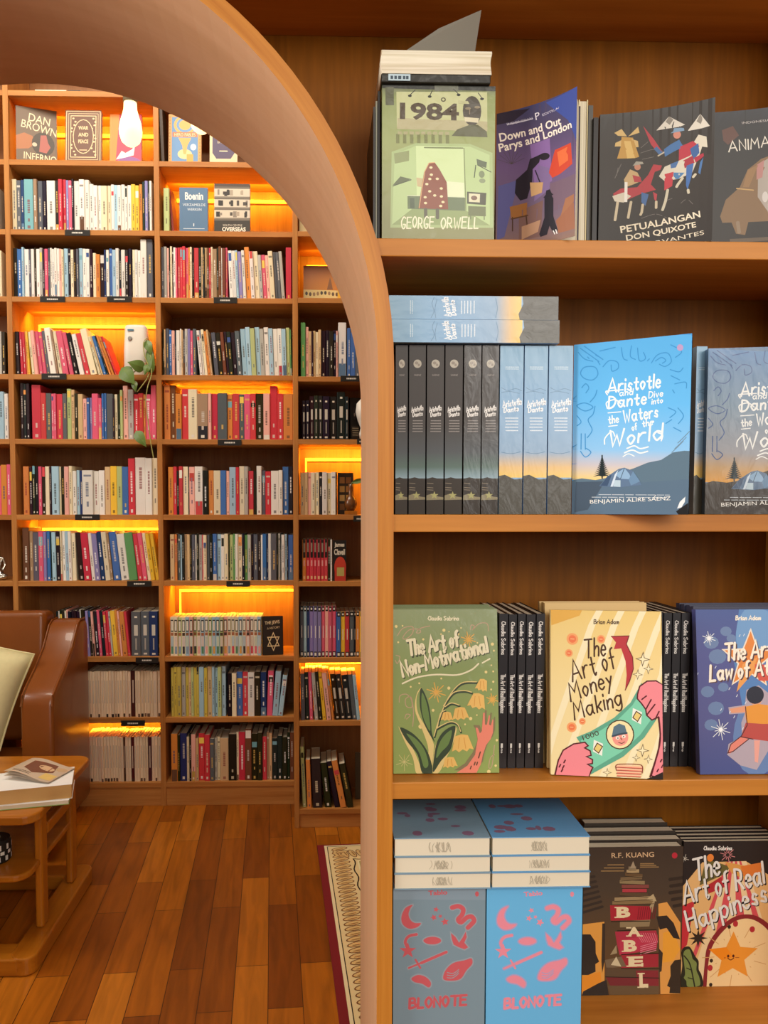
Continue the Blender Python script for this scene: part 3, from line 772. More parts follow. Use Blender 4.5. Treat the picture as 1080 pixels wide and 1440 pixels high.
def _lake_art(quad, sky, dusk, land, teal=False, dx=0.0, dy=0.0):
    a=Art(quad)
    def o(p): return [(x+dx,y+dy) for x,y in p]
    rows=[(110,sky[0]),(400,sky[1]),(640,sky[2]),(720,dusk[0]),(800,dusk[1])]
    a.grad([((40+dx,60+dy),(1450+dx,60+dy),sky[0])]+[((40+dx,y+dy),(1450+dx,y+dy),c) for y,c in rows],1)
    a.poly(o([(60,806),(130,792),(200,800),(250,790),(400,735),(470,705),(540,690),(600,650),(660,640),(760,640),(760,1020),(40,1020)]),land[0],2)
    a.poly(o([(60,815),(200,805),(330,800),(450,810),(700,790),(760,1020),(40,1020)]),land[1],3)
    a.poly(o([(100,812),(250,806),(160,960),(90,975)]),land[2],4)
    c=sky[3]
    doodles=[[(120,160),(150,190),(190,200)],[(130,140),(220,200)],[(150,130),(240,190)],[(240,225),(270,195),(310,200),(315,230),(285,245),(280,215)],[(330,130),(340,180),(360,190)],[(380,120),(375,170),(400,185)],
             [(410,130),(420,190),(450,180),(440,150)],[(480,200),(510,160),(560,150),(580,190),(550,215),(520,205)],[(500,190),(530,172),(552,186),(535,200)],[(575,110),(630,140),(600,170)],[(130,260),(150,230),(200,228),(215,262),(190,290),(150,285),(130,260)],
             [(135,330),(155,310),(170,330),(155,355)],[(110,420),(150,405),(190,425),(150,445),(110,420)],[(175,400),(200,370),(210,340)],[(200,420),(190,460),(165,490),(185,540),(160,580)],[(130,560),(128,640)],[(150,560),(150,640)],[(125,650),(150,680),(178,655),(155,635)],
             [(575,230),(620,240),(640,220)],[(580,260),(625,280)],[(600,300),(655,290),(660,320)],[(570,420),(610,440),(580,470)],[(620,420),(650,460),(625,500)],[(600,520),(640,540)],[(590,480),(560,500)],[(225,150),(300,130)],[(110,470),(130,500),(110,520)]]
    for q in doodles: a.stroke(o(q),5,c,2,True)
    for q in ([(215,200),(225,215)],[(205,170),(215,175)],[(165,180),(172,188)],[(460,190),(470,180)],[(590,330),(600,345)]): a.stroke(o(q),5,c,2)
    wh='f2f4f2'
    H=lambda t,x,y,x2,y2,h,w: a.hand(t,x+dx,y+dy,x2+dx,y2+dy,h,w,wh,6,.12,.2)
    H('Aristotle',265,352,525,318,66,9); H('and',322,366,388,358,30,5); H('Dante',268,430,455,402,58,9); H('Dive',470,374,540,362,32,5); H('into',486,404,540,396,28,5)
    H('the',268,508,318,498,38,6); H('Waters',345,500,518,466,60,8); H('of',388,540,412,534,34,5.5); H('the',440,520,492,508,32,5.5); H('World',272,626,540,580,80,10)
    a.stroke(o([(262,362),(255,345),(290,340),(340,335)]),6,wh,6,True); a.stroke(o([(262,430),(258,400),(300,385),(330,405)]),6,wh,6,True); a.stroke(o([(248,612),(250,580),(285,545),(300,570)]),6,wh,6,True)
    a.stroke(o([(265,452),(330,445)]),5,wh,6); a.stroke(o([(268,520),(312,514)]),5,wh,6); a.stroke(o([(362,632),(400,618),(430,632),(472,622)]),7,wh,6,True); a.stroke(o([(350,655),(390,640),(430,655),(470,645)]),7,wh,6,True); a.stroke(o([(342,675),(370,660),(400,672)]),5,wh,6,True)
    a.stroke(o([(538,590),(545,560),(520,548)]),6,wh,6,True); a.ell(494+dx,492+dy,6,6,wh,6)
    tr='1f2a2c'
    a.stroke(o([(235,670),(235,790)]),7,tr,5)
    for k in range(9): y=685+k*11; b=8+k*5; a.poly(o([(235-b,y+10),(235,y-12),(235+b,y+10),(235+b*.4,y+4),(235,y+8),(235-b*.4,y+4)]),tr,5)
    for bx,by in ((640,600),(625,620),(655,570)): a.stroke(o([(bx-30,by+30),(bx,by),(bx+28,by-30)]),4,land[3],3,True)
    a.poly(o([(220,832),(262,780),(320,740),(350,733),(395,750),(430,800),(440,825),(385,830),(330,838),(280,836)]),'5f7896',6)
    a.poly(o([(300,770),(350,735),(375,765),(388,795),(330,792)]),'8fb2d2',7); a.poly(o([(225,830),(262,782),(285,770),(262,832)]),'3e5472',7); a.poly(o([(300,770),(318,745),(290,835),(278,835)]),'cfdfee',8)
    a.poly(o([(395,752),(432,805),(385,828),(372,795)]),'6d8fb0',7); a.poly(o([(300,800),(330,800),(330,836),(292,834)]),'b8cfdc',8); a.stroke(o([(350,735),(330,792)]),3,'2e4056',8)
    a.lines(180+dx,590+dx,[878+dy,892+dy],'c9d2d8',3,5); a.type('BENJAMIN ALIRE SAENZ',172+dx,934+dy,596+dx,912+dy,27,'f0efe8',6)
    a.stroke(o([(508,890),(516,880)]),3,'f0efe8',6)
    return a
def art_lake_bright():
    a=_lake_art([(100,125),(680,52),(692,985),(75,985)],('5aaee6','66b9f0','8ec4ee','3f92d0'),('c9c3c8','f2d27e'),('5d7688','5a7288','47586a','6f8ca6'))
    a.ell(622,122,16,16,'b89ac4',3)
    a.poly([(626,968),(690,920),(695,990),(640,990)],'1c1c1e',8); a.poly([(632,952),(645,915),(674,886),(672,915),(655,945)],'e8ecee',9)
    return a
def art_lake_dusk():
    return _lake_art([(770,145),(1350,95),(1350,990),(750,990)],('5d86b4','7c94aa','9a9aa0','3e5a8e'),('c4a070','e0a03a'),('4a4034','3a3028','42382e','55483a'),dx=660,dy=22)
def art_lily():                  # Non-Motivational
    a=Art([(65,140),(722,135),(748,1155),(65,1160)])
    G='90a068'
    a.grad([((40,120),(760,120),'93a074'),((40,500),(760,500),'8c9c60'),((40,1180),(760,1180),'96a85c')],1)
    cr='f0e6c0'
    a.hand('Claudia Sabrina',288,205,482,205,24,5,cr,4,.02)
    a.hand('The Art of',172,430,488,368,92,17,'4a4e34',4,.08,.3); a.hand('The Art of',166,424,482,362,92,17,cr,5,.08,.3)
    a.hand('Non-Motivational',136,556,672,402,92,17,'4a4e34',4,.08,.3); a.hand('Non-Motivational',130,550,666,396,92,17,cr,5,.08,.3)
    a.stroke([(125,594),(220,555),(340,538),(470,540),(560,510),(608,470)],10,cr,5,True); a.stroke([(632,466),(680,440)],9,cr,5)
    for p in ([(95,300),(130,255),(190,245),(190,285),(150,320),(130,310),(170,265),(230,260),(240,280),(215,282),(240,255),(300,240)],[(105,710),(110,670),(150,660),(180,690),(185,740),(150,735),(145,690),(180,680),(195,770),(190,860)],[(555,262),(560,235),(580,240),(570,262),(610,225),(660,225),(670,270)],
              [(715,980),(700,1110),(680,1120),(690,1060),(715,1040)],[(85,420),(110,430),(95,470),(80,450)],[(140,810),(150,785),(175,790),(150,815)]): a.stroke(p,5,'c3a184',3,True)
    for x,y,r in ((88,244,9),(128,240,5),(388,266,10),(420,275,4),(476,288,10),(496,252,5),(370,290,5),(258,322,7),(100,340,6),(600,342,5),(695,350,10),(705,390,6),(656,522,9),(702,518,6),(690,480,5),(703,582,7),(372,562,6),(232,592,6),(178,614,6),(420,622,10),(320,760,9),(240,862,14),(560,812,11),(600,790,5),(525,848,6),(730,948,8),(724,1110,8),(680,1148,12),(690,630,6)): a.ell(x,y,r,r,'f0d890',3,10)
    for x,y,R in ((340,648,62),(543,322,48),(698,692,38)): a.rays(x,y,R,12,'e6b052',6,4)
    a.stroke([(135,1040),(135,1145)],12,'e6b45a',4,taper=True); a.rays(135,1085,55,10,'d8cc8a',3,4)
    dk='3c4a34'; lf='6f8a4c'; cream='e8cf88'
    def leaf(p,q):
        a.poly(catmull(p),dk,4); a.poly(catmull(q),lf,5)
    a.poly(catmull([(245,618),(215,680),(225,780),(290,890),(320,960),(325,1000),(305,1150),(270,1155),(290,1010),(250,880),(205,760),(215,660),(245,618)]),cream,4)
    leaf([(245,620),(285,700),(305,800),(312,900),(330,960),(270,860),(240,760),(235,680),(245,620)],[(250,650),(280,720),(298,820),(300,890),(262,820),(246,740),(250,650)])
    a.poly(catmull([(98,860),(140,930),(190,1000),(230,1090),(250,1155),(210,1155),(190,1060),(140,960),(98,860)]),cream,4)
    leaf([(110,868),(190,905),(260,980),(300,1060),(315,1155),(250,1155),(220,1040),(150,950),(110,868)],[(150,905),(210,940),(265,1010),(290,1100),(262,1120),(232,1030),(180,950),(150,905)])
    a.poly(catmull([(470,870),(410,880),(350,950),(325,1030),(318,1155),(360,1150),(410,1050),(450,960),(470,870)]),cream,4)
    leaf([(460,858),(390,890),(345,960),(325,1060),(320,1150),(370,1080),(430,1010),(452,930),(460,858)],[(440,885),(390,920),(355,980),(340,1060),(375,1020),(420,970),(440,885)])
    for q in ([(330,930),(360,830),(420,690),(500,600),(600,590)],[(390,740),(450,660),(520,645),(570,655)],[(400,745),(440,722),(490,735)],[(350,880),(370,790),(400,768)],[(345,880),(430,840),(480,855),(500,900)]): a.stroke(q,12,dk,4,True); a.stroke([(x-4,y-8) for x,y in q],6,cream,5,True)
    def bell(x,y,w,h,r=0):
        p=[(-.45,-.1),(-.35,-.42),(0,-.5),(.35,-.42),(.45,-.1),(.6,.42),(.38,.34),(.22,.5),(0,.36),(-.22,.5),(-.38,.34),(-.6,.42)]
        c,s_=math.cos(r),math.sin(r); q=[(x+(u*w)*c-(v*h)*s_,y+(u*w)*s_+(v*h)*c) for u,v in p]
        a.poly(q,'efc06a',6); a.stroke([(x+.1*w,y-.3*h),(x+.2*w,y+.3*h)],4,'d79a48',7); a.stroke([(x-.15*w,y-.3*h),(x-.2*w,y+.3*h)],4,'d79a48',7)
    bell(632,602,66,78,.25); bell(602,702,98,100,.2); bell(494,780,90,82,-.1); bell(408,797,66,58); bell(506,966,118,112,-.1); bell(428,1088,80,70,-.1)
    hand=[(470,1155),(540,1110),(590,1040),(606,940),(592,868),(606,870),(620,905),(632,890),(640,775),(650,775),(652,850),(664,850),(676,790),(684,792),(678,850),(690,855),(700,815),(706,820),(704,900),(690,940),(660,980),(640,1040),(628,1100),(600,1155)]
    a.poly([(x+(12 if x>600 else -14),y-16) for x,y in hand],'8a7a58',4); a.poly(hand,'ee8a72',7)
    for x,y in ((560,1130),(600,1105),(612,1060),(585,1105),(618,1040)): a.stroke([(x,y),(x+6,y-18)],8,'6a4a34',8)
    return a
def art_money():
    a=Art([(105,115),(588,85),(635,825),(130,825)])
    a.grad([((90,70),(650,70),'e8c878'),((90,450),(650,450),'eed79a'),((90,840),(650,840),'efdca6')],1)
    for i in range(9): a.poly([(60+i*95,840),(90+i*95,840),(330+i*95,70),(300+i*95,70)],'f4e6bc',2)
    a.poly([(100,110),(240,100),(230,130),(110,180)],'e0ac4c',2)
    ink='4a2c18'
    a.hand('Brian Adam',294,160,402,152,18,3.4,ink,5,.05)
    a.hand('The',258,308,350,292,78,7.5,ink,5,.12,.3); a.hand('Art of',212,416,398,342,88,7.5,ink,5,.12,.3); a.hand('Money',206,498,388,420,76,7.5,ink,5,.12,.3); a.hand('Making',226,578,432,500,74,7.5,ink,5,.12,.3)
    a.poly([(372,208),(450,200),(440,236),(470,290),(476,340),(462,395),(444,436),(448,370),(440,310),(418,256),(386,262),(394,232)],'b8343c',5); a.stroke([(372,208),(450,200),(440,236),(470,290),(476,340),(462,395),(444,436)],4,'7a1c24',6)
    for x,y,r in ((203,231,25),(328,223,18),(190,292,17),(214,612,22),(260,584,15)): a.ell(x,y,r,r,'f0a468',4); a.ell(x,y,r*.65,r*.65,'ea7a4c',5); a.stroke([(x-r*.3,y),(x+r*.3,y)],3,'f6c48c',6)
    for x,y,R in ((516,296,28),(543,336,20),(497,364,20),(535,698,26),(563,736,18),(508,732,16),(380,805,18)):
        a.star(x,y,R*1.2,R*.38,4,ink,4); a.star(x,y,R*.9,R*.26,4,'f6e8bc',5)
    note=[(236,655),(300,625),(400,560),(470,490),(515,400),(608,500),(600,540),(540,640),(450,730),(310,815),(290,812),(262,690)]
    a.poly(note,'5fa88c',5); a.poly([(256,668),(330,628),(420,565),(480,500),(520,425),(585,500),(575,545),(520,630),(440,710),(318,790),(290,740)],'7fd0ae',6)
    a.type('1000',268,668,338,640,22,ink,7)
    for x,y in ((334,698),(502,548)): a.poly([(x-20,y-36),(x+22,y-20),(x+20,y+34),(x-22,y+16)],'f0f0e4',7); a.poly([(x-4,y-22),(x+20,y-8),(x+4,y+22),(x-18,y+6)],'e8cc7a',8); a.stroke([(x-4,y-22),(x+20,y-8),(x+4,y+22),(x-18,y+6),(x-4,y-22)],4,ink,9)
    a.ell(430,633,64,66,ink,7); a.ell(430,633,59,61,'f2e2ac',8); a.ell(432,645,36,38,'ef9a8c',9); a.poly([(394,640),(400,600),(424,584),(450,592),(460,622),(440,632),(410,640)],'5a7484',10); a.stroke([(396,642),(425,632),(460,624)],8,'3c4e5c',10)
    a.ell(420,648,9,8,'f4e8d8',11); a.ell(447,640,9,8,'f4e8d8',11); a.ell(421,649,3,3,ink,12); a.ell(446,641,3,3,ink,12); a.stroke([(425,668),(440,672),(452,664)],3,ink,11); a.stroke([(434,648),(440,656)],3,ink,11)
    pk='ee8a92'
    def outl(p): a.poly([q for q in p],pk,8); a.stroke(p+[p[0]],6,'5a1c24',9)
    outl([(500,450),(508,415),(540,390),(580,386),(612,400),(640,600),(645,825),(580,810),(606,700),(612,620),(598,545),(570,560),(545,540),(540,515),(520,490),(500,470)])
    for q in ([(520,472),(540,455)],[(540,515),(562,470)],[(545,540),(580,490)],[(585,555),(600,520)]): a.stroke(q,6,'5a1c24',10)
    a.stroke([(600,545),(612,640),(600,720),(575,815)],7,'5a1c24',10,True)
    outl([(148,830),(160,760),(180,715),(225,685),(275,675),(290,690),(275,700),(300,712),(305,732),(285,738),(312,750),(312,768),(290,772),(315,785),(308,800),(300,830)])
    for x,y in ((165,790),(175,810),(185,770),(180,795),(618,745),(625,770),(605,790)): a.stroke([(x,y),(x+6,y-12)],6,'5a1c24',10)
    for i in range(4): a.rect(418+i*2,768+i*13,540-i*3,780+i*13,'f2c09a',7); a.stroke([(418+i*2,780+i*13),(540-i*3,780+i*13)],3,'8a3a2c',8); a.rect(425,776+i*13,535,779+i*13,'e87a66',8)
    a.stroke([(420,790),(418,772),(440,764),(520,762),(538,772),(538,800)],4,'8a3a2c',9,True)
    a.poly([(560,828),(632,790),(640,826)],'2a1e18',11)
    return a
def art_wish():                  # Law of Attraction
    a=Art([(765,100),(1270,82),(1310,797),(808,797)])
    a.grad([((740,60),(1330,60),'4a5c98'),((740,300),(1330,300),'565a96'),((740,600),(1330,600),'5a5c92'),((740,820),(1330,820),'4c5690')],1)
    a.poly([(960,60),(1160,60),(1180,420),(1100,600),(1000,560),(940,300)],'5a86c0',2); a.ell(1060,640,110,170,'6a86b8',2); a.ell(1040,200,90,130,'74a0d0',3)
    for x,y,r in ((840,240,34),(870,300,40),(905,190,26),(830,450,30),(870,520,36),(850,590,30),(900,430,24),(930,220,22)): a.ell(x,y,r,r*.8,'6f86b0',3,12)
    cr='fff4e0'
    a.hand('Brian Adam',948,140,1062,136,18,4,cr,6,.05)
    a.star(1018,310,138,60,5,'f6e6d0',3); a.star(1018,310,124,52,5,'e88a3c',4); a.poly([(960,450),(985,330),(1050,300),(1030,370)],'f0a456',5)
    a.poly([(1040,330),(1120,330),(1110,400),(1060,400)],'d85a4a',5)
    a.hand('The Art of',908,322,1200,290,72,11,'5a3a3c',5,.1,.3); a.hand('The Art of',902,316,1196,284,72,11,cr,6,.1,.3)
    a.hand('Law of Attraction',846,410,1330,350,66,11,'5a3a3c',5,.1,.3); a.hand('Law of Attraction',840,404,1326,344,66,11,cr,6,.1,.3)
    for x,y,R in ((829,222,30),(893,610,44)): a.rays(x,y,R,12,'eef2f4',3,5); a.ell(x,y,9,9,'ffffff',6)
    for x,y in ((965,212),(985,208),(1010,190),(780,380),(930,540),(960,470),(990,610),(860,350),(925,440),(1000,500),(890,530),(950,560)): a.stroke([(x,y),(x+5,y-9)],3,'dfe8f2',5)
    a.poly([(985,760),(925,715),(930,670),(990,640),(985,580),(1000,540),(930,545),(925,515),(1000,505),(1005,440),(1060,420),(1130,470),(1110,700),(1060,780)],'b8a8b4',4)
    a.ell(1045,462,40,38,'2a2a38',6); a.ell(1050,490,24,16,'e8a884',5)
    a.poly([(1000,512),(1060,500),(1110,505),(1110,590),(1010,588),(1002,545)],'eb9c3c',6); a.poly([(930,522),(1005,508),(1005,535),(940,540)],'e8a07c',6)
    a.poly([(1005,580),(1080,585),(1120,585),(1120,660),(1040,650),(985,640)],'c05048',6); a.poly([(985,638),(1020,650),(955,700),(935,712),(928,705),(940,675)],'ea8a78',6); a.stroke([(985,638),(940,672),(928,708),(950,702),(1020,650)],4,'5a2a2a',7)
    a.poly([(1045,655),(1072,655),(1065,750),(1050,745)],'efa89a',6); a.stroke([(1002,512),(1012,590),(985,640),(1040,650)],4,'5a2a2a',7)
    return a
def art_note(quad, base, ink, glow, dx=0, dy=0, faded=False):    # Blonote
    a=Art(quad)
    def o(p): return [(x+dx,y+dy) for x,y in p]
    a.rect(-100,400,1200,1400,base,1)
    if faded: a.rect(45,500,530,560,'8ba0ae',2)
    a.type('Tablo',230+dx,538+dy,328+dx,532+dy,26,ink,4,bold=.03); a.ell(482+dx,528+dy,10,14,ink,3)
    def shape(p,sm=True):
        q=catmull(o(p)) if sm else o(p)
        cx=sum(v[0] for v in q)/len(q); cy=sum(v[1] for v in q)/len(q)
        a.stroke(q+[q[0]],14,glow,2); a.poly(q,ink,3)
    shape([(148,588),(112,605),(92,650),(98,690),(130,714),(170,708),(192,686),(160,684),(138,668),(128,640),(135,610),(148,588)])
    for x,y,r in ((270,612,16),(258,655,18),(316,678,22),(292,648,12)): a.star(x+dx,y+dy,r,r*.45,5,ink,3,random.random()*6)
    for w,c,l in ((36,glow,2),(24,ink,3)): a.stroke(o([(352,602),(385,594),(410,610),(405,640),(385,665),(400,680),(430,655),(455,650),(468,672),(450,695),(435,710)]),w,c,l,True)
    a.stroke(o([(170,745),(130,755),(112,785),(125,820)]),22,glow,2,True); a.stroke(o([(170,745),(130,755),(112,785),(125,820)]),15,ink,3,True); a.star(125+dx,832+dy,45,18,5,ink,3)
    shape([(205,778),(225,762),(260,758),(290,768),(295,785),(265,798),(225,795),(205,778)])
    shape([(348,738),(372,760),(390,790),(408,765),(425,730),(430,760),(418,790),(438,815),(420,826),(390,815),(362,800),(352,770),(348,738)],False)
    a.stroke(o([(130,925),(200,895),(325,840)]),22,glow,2); a.stroke(o([(130,925),(200,895)]),9,ink,3); a.stroke(o([(195,898),(325,840)]),15,ink,3); a.stroke(o([(165,880),(190,925)]),10,ink,3)
    shape([(310,985),(320,940),(360,900),(420,885),(455,875),(460,905),(430,940),(400,985),(350,995),(310,985)])
    shape([(145,980),(180,962),(220,975),(245,1005),(235,1030),(200,1010),(160,1000),(145,980)])
    for i in range(3): a.stroke(o([(330,950+i*14),(360,955+i*12),(390,935+i*10)]),4,glow,4,True)
    a.hand('BLONOTE',135+dx,1142+dy,430+dx,1126+dy,52,17,glow,3,.05,.5); a.hand('BLONOTE',135+dx,1142+dy,430+dx,1126+dy,52,14,ink,4,.05,0)
    return a
def art_tower():                 # Babel
    a=Art([(80,250),(650,245),(645,1130),(72,1135)])
    a.grad([((60,230),(660,230),'40362e'),((60,500),(660,500),'4c4034'),((60,700),(660,700),'5a4632'),((60,1150),(660,1150),'6a4a2a')],1)
    for i in range(7): a.stroke([(75,430+i*34),(140+i*8,420+i*30)],16,'37302a',2,True)
    for x,y in ((575,440),(580,480),(575,520),(590,560),(600,600)): a.stroke([(x,y),(650,y-10)],20,'332c26',2)
    a.poly([(72,705),(200,690),(205,1130),(72,1130)],'e8a24a',2); a.poly([(72,1020),(180,990),(190,1100),(72,1115)],'f0962e',3)
    a.poly([(510,585),(560,575),(640,700),(648,1130),(530,1130),(520,850)],'e8a452',2); a.poly([(540,760),(600,740),(640,860),(600,930),(540,940)],'f2a83a',3)
    a.poly([(72,765),(120,765),(150,810),(152,880),(172,930),(150,945),(152,990),(110,1010),(72,1010)],'2e2926',4); a.poly([(72,1135),(80,1110),(170,1060),(215,1040),(230,1135)],'2e2926',4)
    a.poly([(648,920),(610,925),(585,960),(588,1020),(568,1080),(585,1090),(582,1125),(648,1128)],'33291f',4); a.poly([(500,660),(560,655),(600,700),(640,800),(600,790),(560,730),(520,740)],'2e2926',4)
    a.poly([(188,700),(205,700),(205,920),(190,1000),(185,930)],'3a3028',4); a.poly([(515,850),(540,880),(535,990),(520,1000)],'3a3028',4)
    # tower of books
    random.seed(3)
    for y,w,c in ((372,22,'8c7a60'),(390,36,'b49a72'),(412,50,'6a5238'),(432,62,'7a6448'),(455,72,'94805c'),(480,78,'8a4a44'),(505,70,'b8404a'),(528,80,'5e4a36'),(552,110,'a48c66'),(575,120,'8c7450')):
        x=362+random.uniform(-10,14); sk=random.uniform(-6,6); a.poly([(x-w,y-10+sk),(x+w,y-10-sk),(x+w,y+12-sk),(x-w,y+12+sk)],c,5); a.stroke([(x-w,y+12+sk),(x+w,y+12-sk)],3,'2e241c',6)
    a.poly([(345,372),(362,330),(378,372)],'a8957a',5)
    for p,c in (([(232,592),(470,600),(462,682),(236,684)],'b02a38'),([(290,690),(465,680),(460,720),(290,725)],'94805e'),([(262,750),(500,745),(512,800),(500,860),(290,892),(275,830)],'b43448'),([(290,800),(508,770),(505,850),(290,890)],'c23a52'),
                ([(300,890),(515,885),(515,965),(300,970)],'a82c3a'),([(205,920),(300,900),(330,960),(215,970)],'7c6850'),([(215,965),(520,980),(525,1030),(210,1020)],'5e4a36'),([(210,1020),(500,1030),(510,1075),(240,1080)],'7a2a30'),([(385,985),(515,985),(520,1110),(400,1110)],'8c2c34'),
                ([(220,1075),(520,1080),(520,1132),(240,1132)],'6a543a'),([(270,900),(300,960),(240,950)],'d8c6a0'),([(460,600),(495,545),(475,640)],'b09a74'),([(235,890),(270,830),(275,880)],'a89470'),([(440,560),(480,525),(500,570)],'c0aa80')): a.poly(p,c,5)
    for i in range(9): a.stroke([(400+i*12,605),(392+i*12,675)],4,'7a1c2a',6); a.stroke([(385+i*13,760),(420+i*11,815)],4,'e07a88',6)
    for i in range(5): a.stroke([(410,840+i*12),(500,815+i*12)],4,'e890a0',6)
    for q in ([(240,690),(460,688)],[(275,745),(500,740)],[(300,888),(515,882)],[(300,972),(520,975)],[(210,1022),(520,1032)]): a.stroke(q,5,'241c16',7)
    wt='f0dcb0'
    for ch,x0,x1,y,h in (('B',258,362,668,66),('A',322,424,780,56),('B',302,402,872,70),('E',330,440,962,62),('L',395,470,1090,90)):
        a.type(ch,x0+12,y,x1-12,y-2,h,wt,8,bold=.05)
        for yy in (y-h,y-7): a.rect(x0+(0 if ch!='A' else 4),yy,x0+(x1-x0)*(.55 if ch!='A' else .34),yy+7,wt,8)
        if ch=='A': a.rect(x1-36,y-7,x1,y,wt,8)
        if ch in 'EL': a.rect(x1-24,y-22,x1-12,y,wt,8)
    a.type('R.F. KUANG',238,312,482,306,30,'d9b48a',6,bold=.01); a.ell(600,298,16,18,'c03040',6)
    for x0,x1,y in ((215,310,352),(195,310,370),(178,310,388),(402,482,346),(402,495,356),(402,510,366)): a.rect(x0,y-3,x1,y+3,'9a7a50',5)
    return a
def art_happy():                 # Real Happiness
    a=Art([(650,205),(1230,215),(1230,1087),(648,1087)])
    a.rect(600,180,1300,1150,'2b2523',1)
    a.poly([(650,470),(760,330),(1010,330),(1230,470),(1230,1090),(645,1090)],'e8b878',2)
    for i in range(8):
        x=640+i*95; a.poly([(900+i*12,330),(930+i*12,330),(x+30,1090),(x-40,1090)],('d8545a','efd2a0')[i%2],3)
    a.poly([(648,590),(720,560),(680,830),(648,860)],'c8343c',4); a.poly([(790,470),(870,420),(900,480),(800,520)],'b83038',4); a.poly([(780,310),(920,360),(900,400),(745,470)],'6a6234',4); a.poly([(890,330),(1060,370),(1010,440),(930,400)],'e0a050',4); a.poly([(980,360),(1100,340),(1100,420),(1000,420)],'e07c34',4)
    a.ell(805,304,20,23,'ee8a3c',5); a.rays(905,290,44,12,'d88a8a',4,5,12)
    a.rays(655,305,26,8,'c8c0b0',3,5)
    wt='ece8e0'
    a.hand('Claudia Sabrina',766,256,928,260,22,4.5,wt,7,.03)
    for d,c,l in ((6,'2a2220',6),(0,wt,7)):
        a.hand('The',716+d,440+d,862+d,408+d,130,14,c,l,.12,.2); a.hand('Art of Real',660+d,580+d,1120+d,465+d,128,14,c,l,.12,.2); a.hand('Happiness',690+d,745+d,1140+d,570+d,120,14,c,l,.12,.2)
    a.star(745,790,58,22,8,'33291f',5)
    a.poly(catmull([(778,1090),(785,960),(800,840),(860,740),(950,665),(1060,655),(1160,720),(1230,840),(1240,1090)]),'8c2a2e',5)
    a.poly(catmull([(800,1090),(806,960),(825,850),(880,760),(960,690),(1050,680),(1140,740),(1205,850),(1215,1090)]),'f6d49a',6)
    a.rays(960,900,190,18,'d8a468',4,7,120)
    st=[]
    for i in range(10):
        r=150 if i%2==0 else 70; an=-math.pi/2+math.pi*i/5; st.append((950+r*math.cos(an),905+r*1.02*math.sin(an)))
    a.poly(st,'f09a34',8); a.poly([st[8],st[9],(950,905),st[7]],'f58e1c',9)
    a.ell(922,902,7,9,'5a2414',10); a.ell(952,902,7,9,'5a2414',10); a.stroke([(920,914),(937,926),(955,914)],5,'5a2414',10,True); a.stroke([(965,912),(985,912)],4,'a85a24',10); a.ell(903,912,5,4,'b8621e',10)
    for x,y in ((960,706),(818,972),(1058,742)): a.ell(x,y,15,19,'b83038',8)
    for x,y in ((924,724),(824,928),(824,1076)): a.ell(x,y,10,12,'33261c',8)
    a.poly(catmull([(650,860),(690,838),(715,870),(730,900),(750,930),(752,980),(770,1020),(772,1090),(648,1090),(655,960),(650,860)]),'2a2a1c',8)
    a.poly(catmull([(660,880),(690,855),(705,880),(715,915),(738,940),(738,985),(756,1030),(758,1080),(690,1086),(680,1050),(665,1030),(672,1000),(660,880)]),'7f8c4c',9)
    a.stroke([(664,895),(700,950),(730,1085)],8,'2a2a1c',10,True); a.stroke([(712,985),(680,970)],6,'2a2a1c',10); a.stroke([(722,1040),(690,1030)],6,'2a2a1c',10)
    return a
# spines
def spine_night():               # dark spine, moon, pale lettering, hills at the foot
    a=Art([(0,0),(86,0),(86,890),(0,890)])
    a.grad([((0,0),(86,0),'3a3330'),((0,420),(86,420),'413a36'),((0,560),(86,560),'4f5356'),((0,640),(86,640),'5a7068'),((0,700),(86,700),'8fa8b4')],1)
    a.poly([(0,702),(30,694),(86,708),(86,890),(0,890)],'33291f',2)
    a.ell(43,98,21,22,'b8b0a0',3); a.ell(38,94,9,8,'94897c',4); a.ell(50,104,6,7,'94897c',4)
    a.type('SAENZ',26,162,62,162,10,'9a918a',3)
    a.hand('Aristotle',14,352,74,340,26,4.5,'e8e4de',4,.1); a.hand('Dante',20,376,70,368,22,4.2,'e8e4de',4,.1)
    a.lines(16,72,[396,410,424,438,452],'8d8681',5,3,.1)
    a.poly([(0,790),(30,780),(60,796),(86,800),(86,812),(0,815)],'8a8062',3); a.star(40,790,22,9,5,'a8a46a',4)
    for y in (725,748,760): a.stroke([(4,y),(34,y+2)],3,'8a7c68',3)
    return a
def spine_lake():
    a=Art([(0,0),(120,0),(120,890),(0,890)])
    a.grad([((0,0),(120,0),'7fa8c4'),((0,300),(120,300),'86aed2'),((0,560),(120,560),'90aecb'),((0,640),(120,640),'e4bd7c'),((0,695),(120,695),'f0cb6a')],1)
    a.poly([(0,686),(30,680),(80,705),(120,700),(120,890),(0,890)],'4a463c',2)
    for q in ([(8,220),(40,235),(80,225),(112,236)],[(8,245),(50,240),(100,250)],[(10,560),(60,568),(110,558)]): a.stroke(q,3,'5c83a6',3,True)
    a.hand('Aristotle',16,325,112,308,34,5,'f4f6f8',4,.1); a.hand('Dante',22,352,96,342,26,5,'f4f6f8',4,.1)
    a.lines(26,96,[380,396,412,428,446],'dfe8f0',5,3,.1); a.lines(24,96,[112,122],'c4d8e4',4,3)
    return a
def spine_happy():               # black, white hand lettering reading downwards
    a=Art([(0,0),(58,0),(58,1000),(0,1000)])
    a.rect(0,0,58,1000,'2b292c',1)
    a.hand('Claudia Sabrina',16,50,16,262,26,4.6,'e8e4de',3,0); a.hand('The Art of Real Happiness',14,390,14,640,30,4.6,'e8e4de',3,0)
    a.hand('mono',20,840,20,900,14,3.5,'e8e4de',3,0); a.rect(18,838,32,866,'e8e4de',3)
    return a

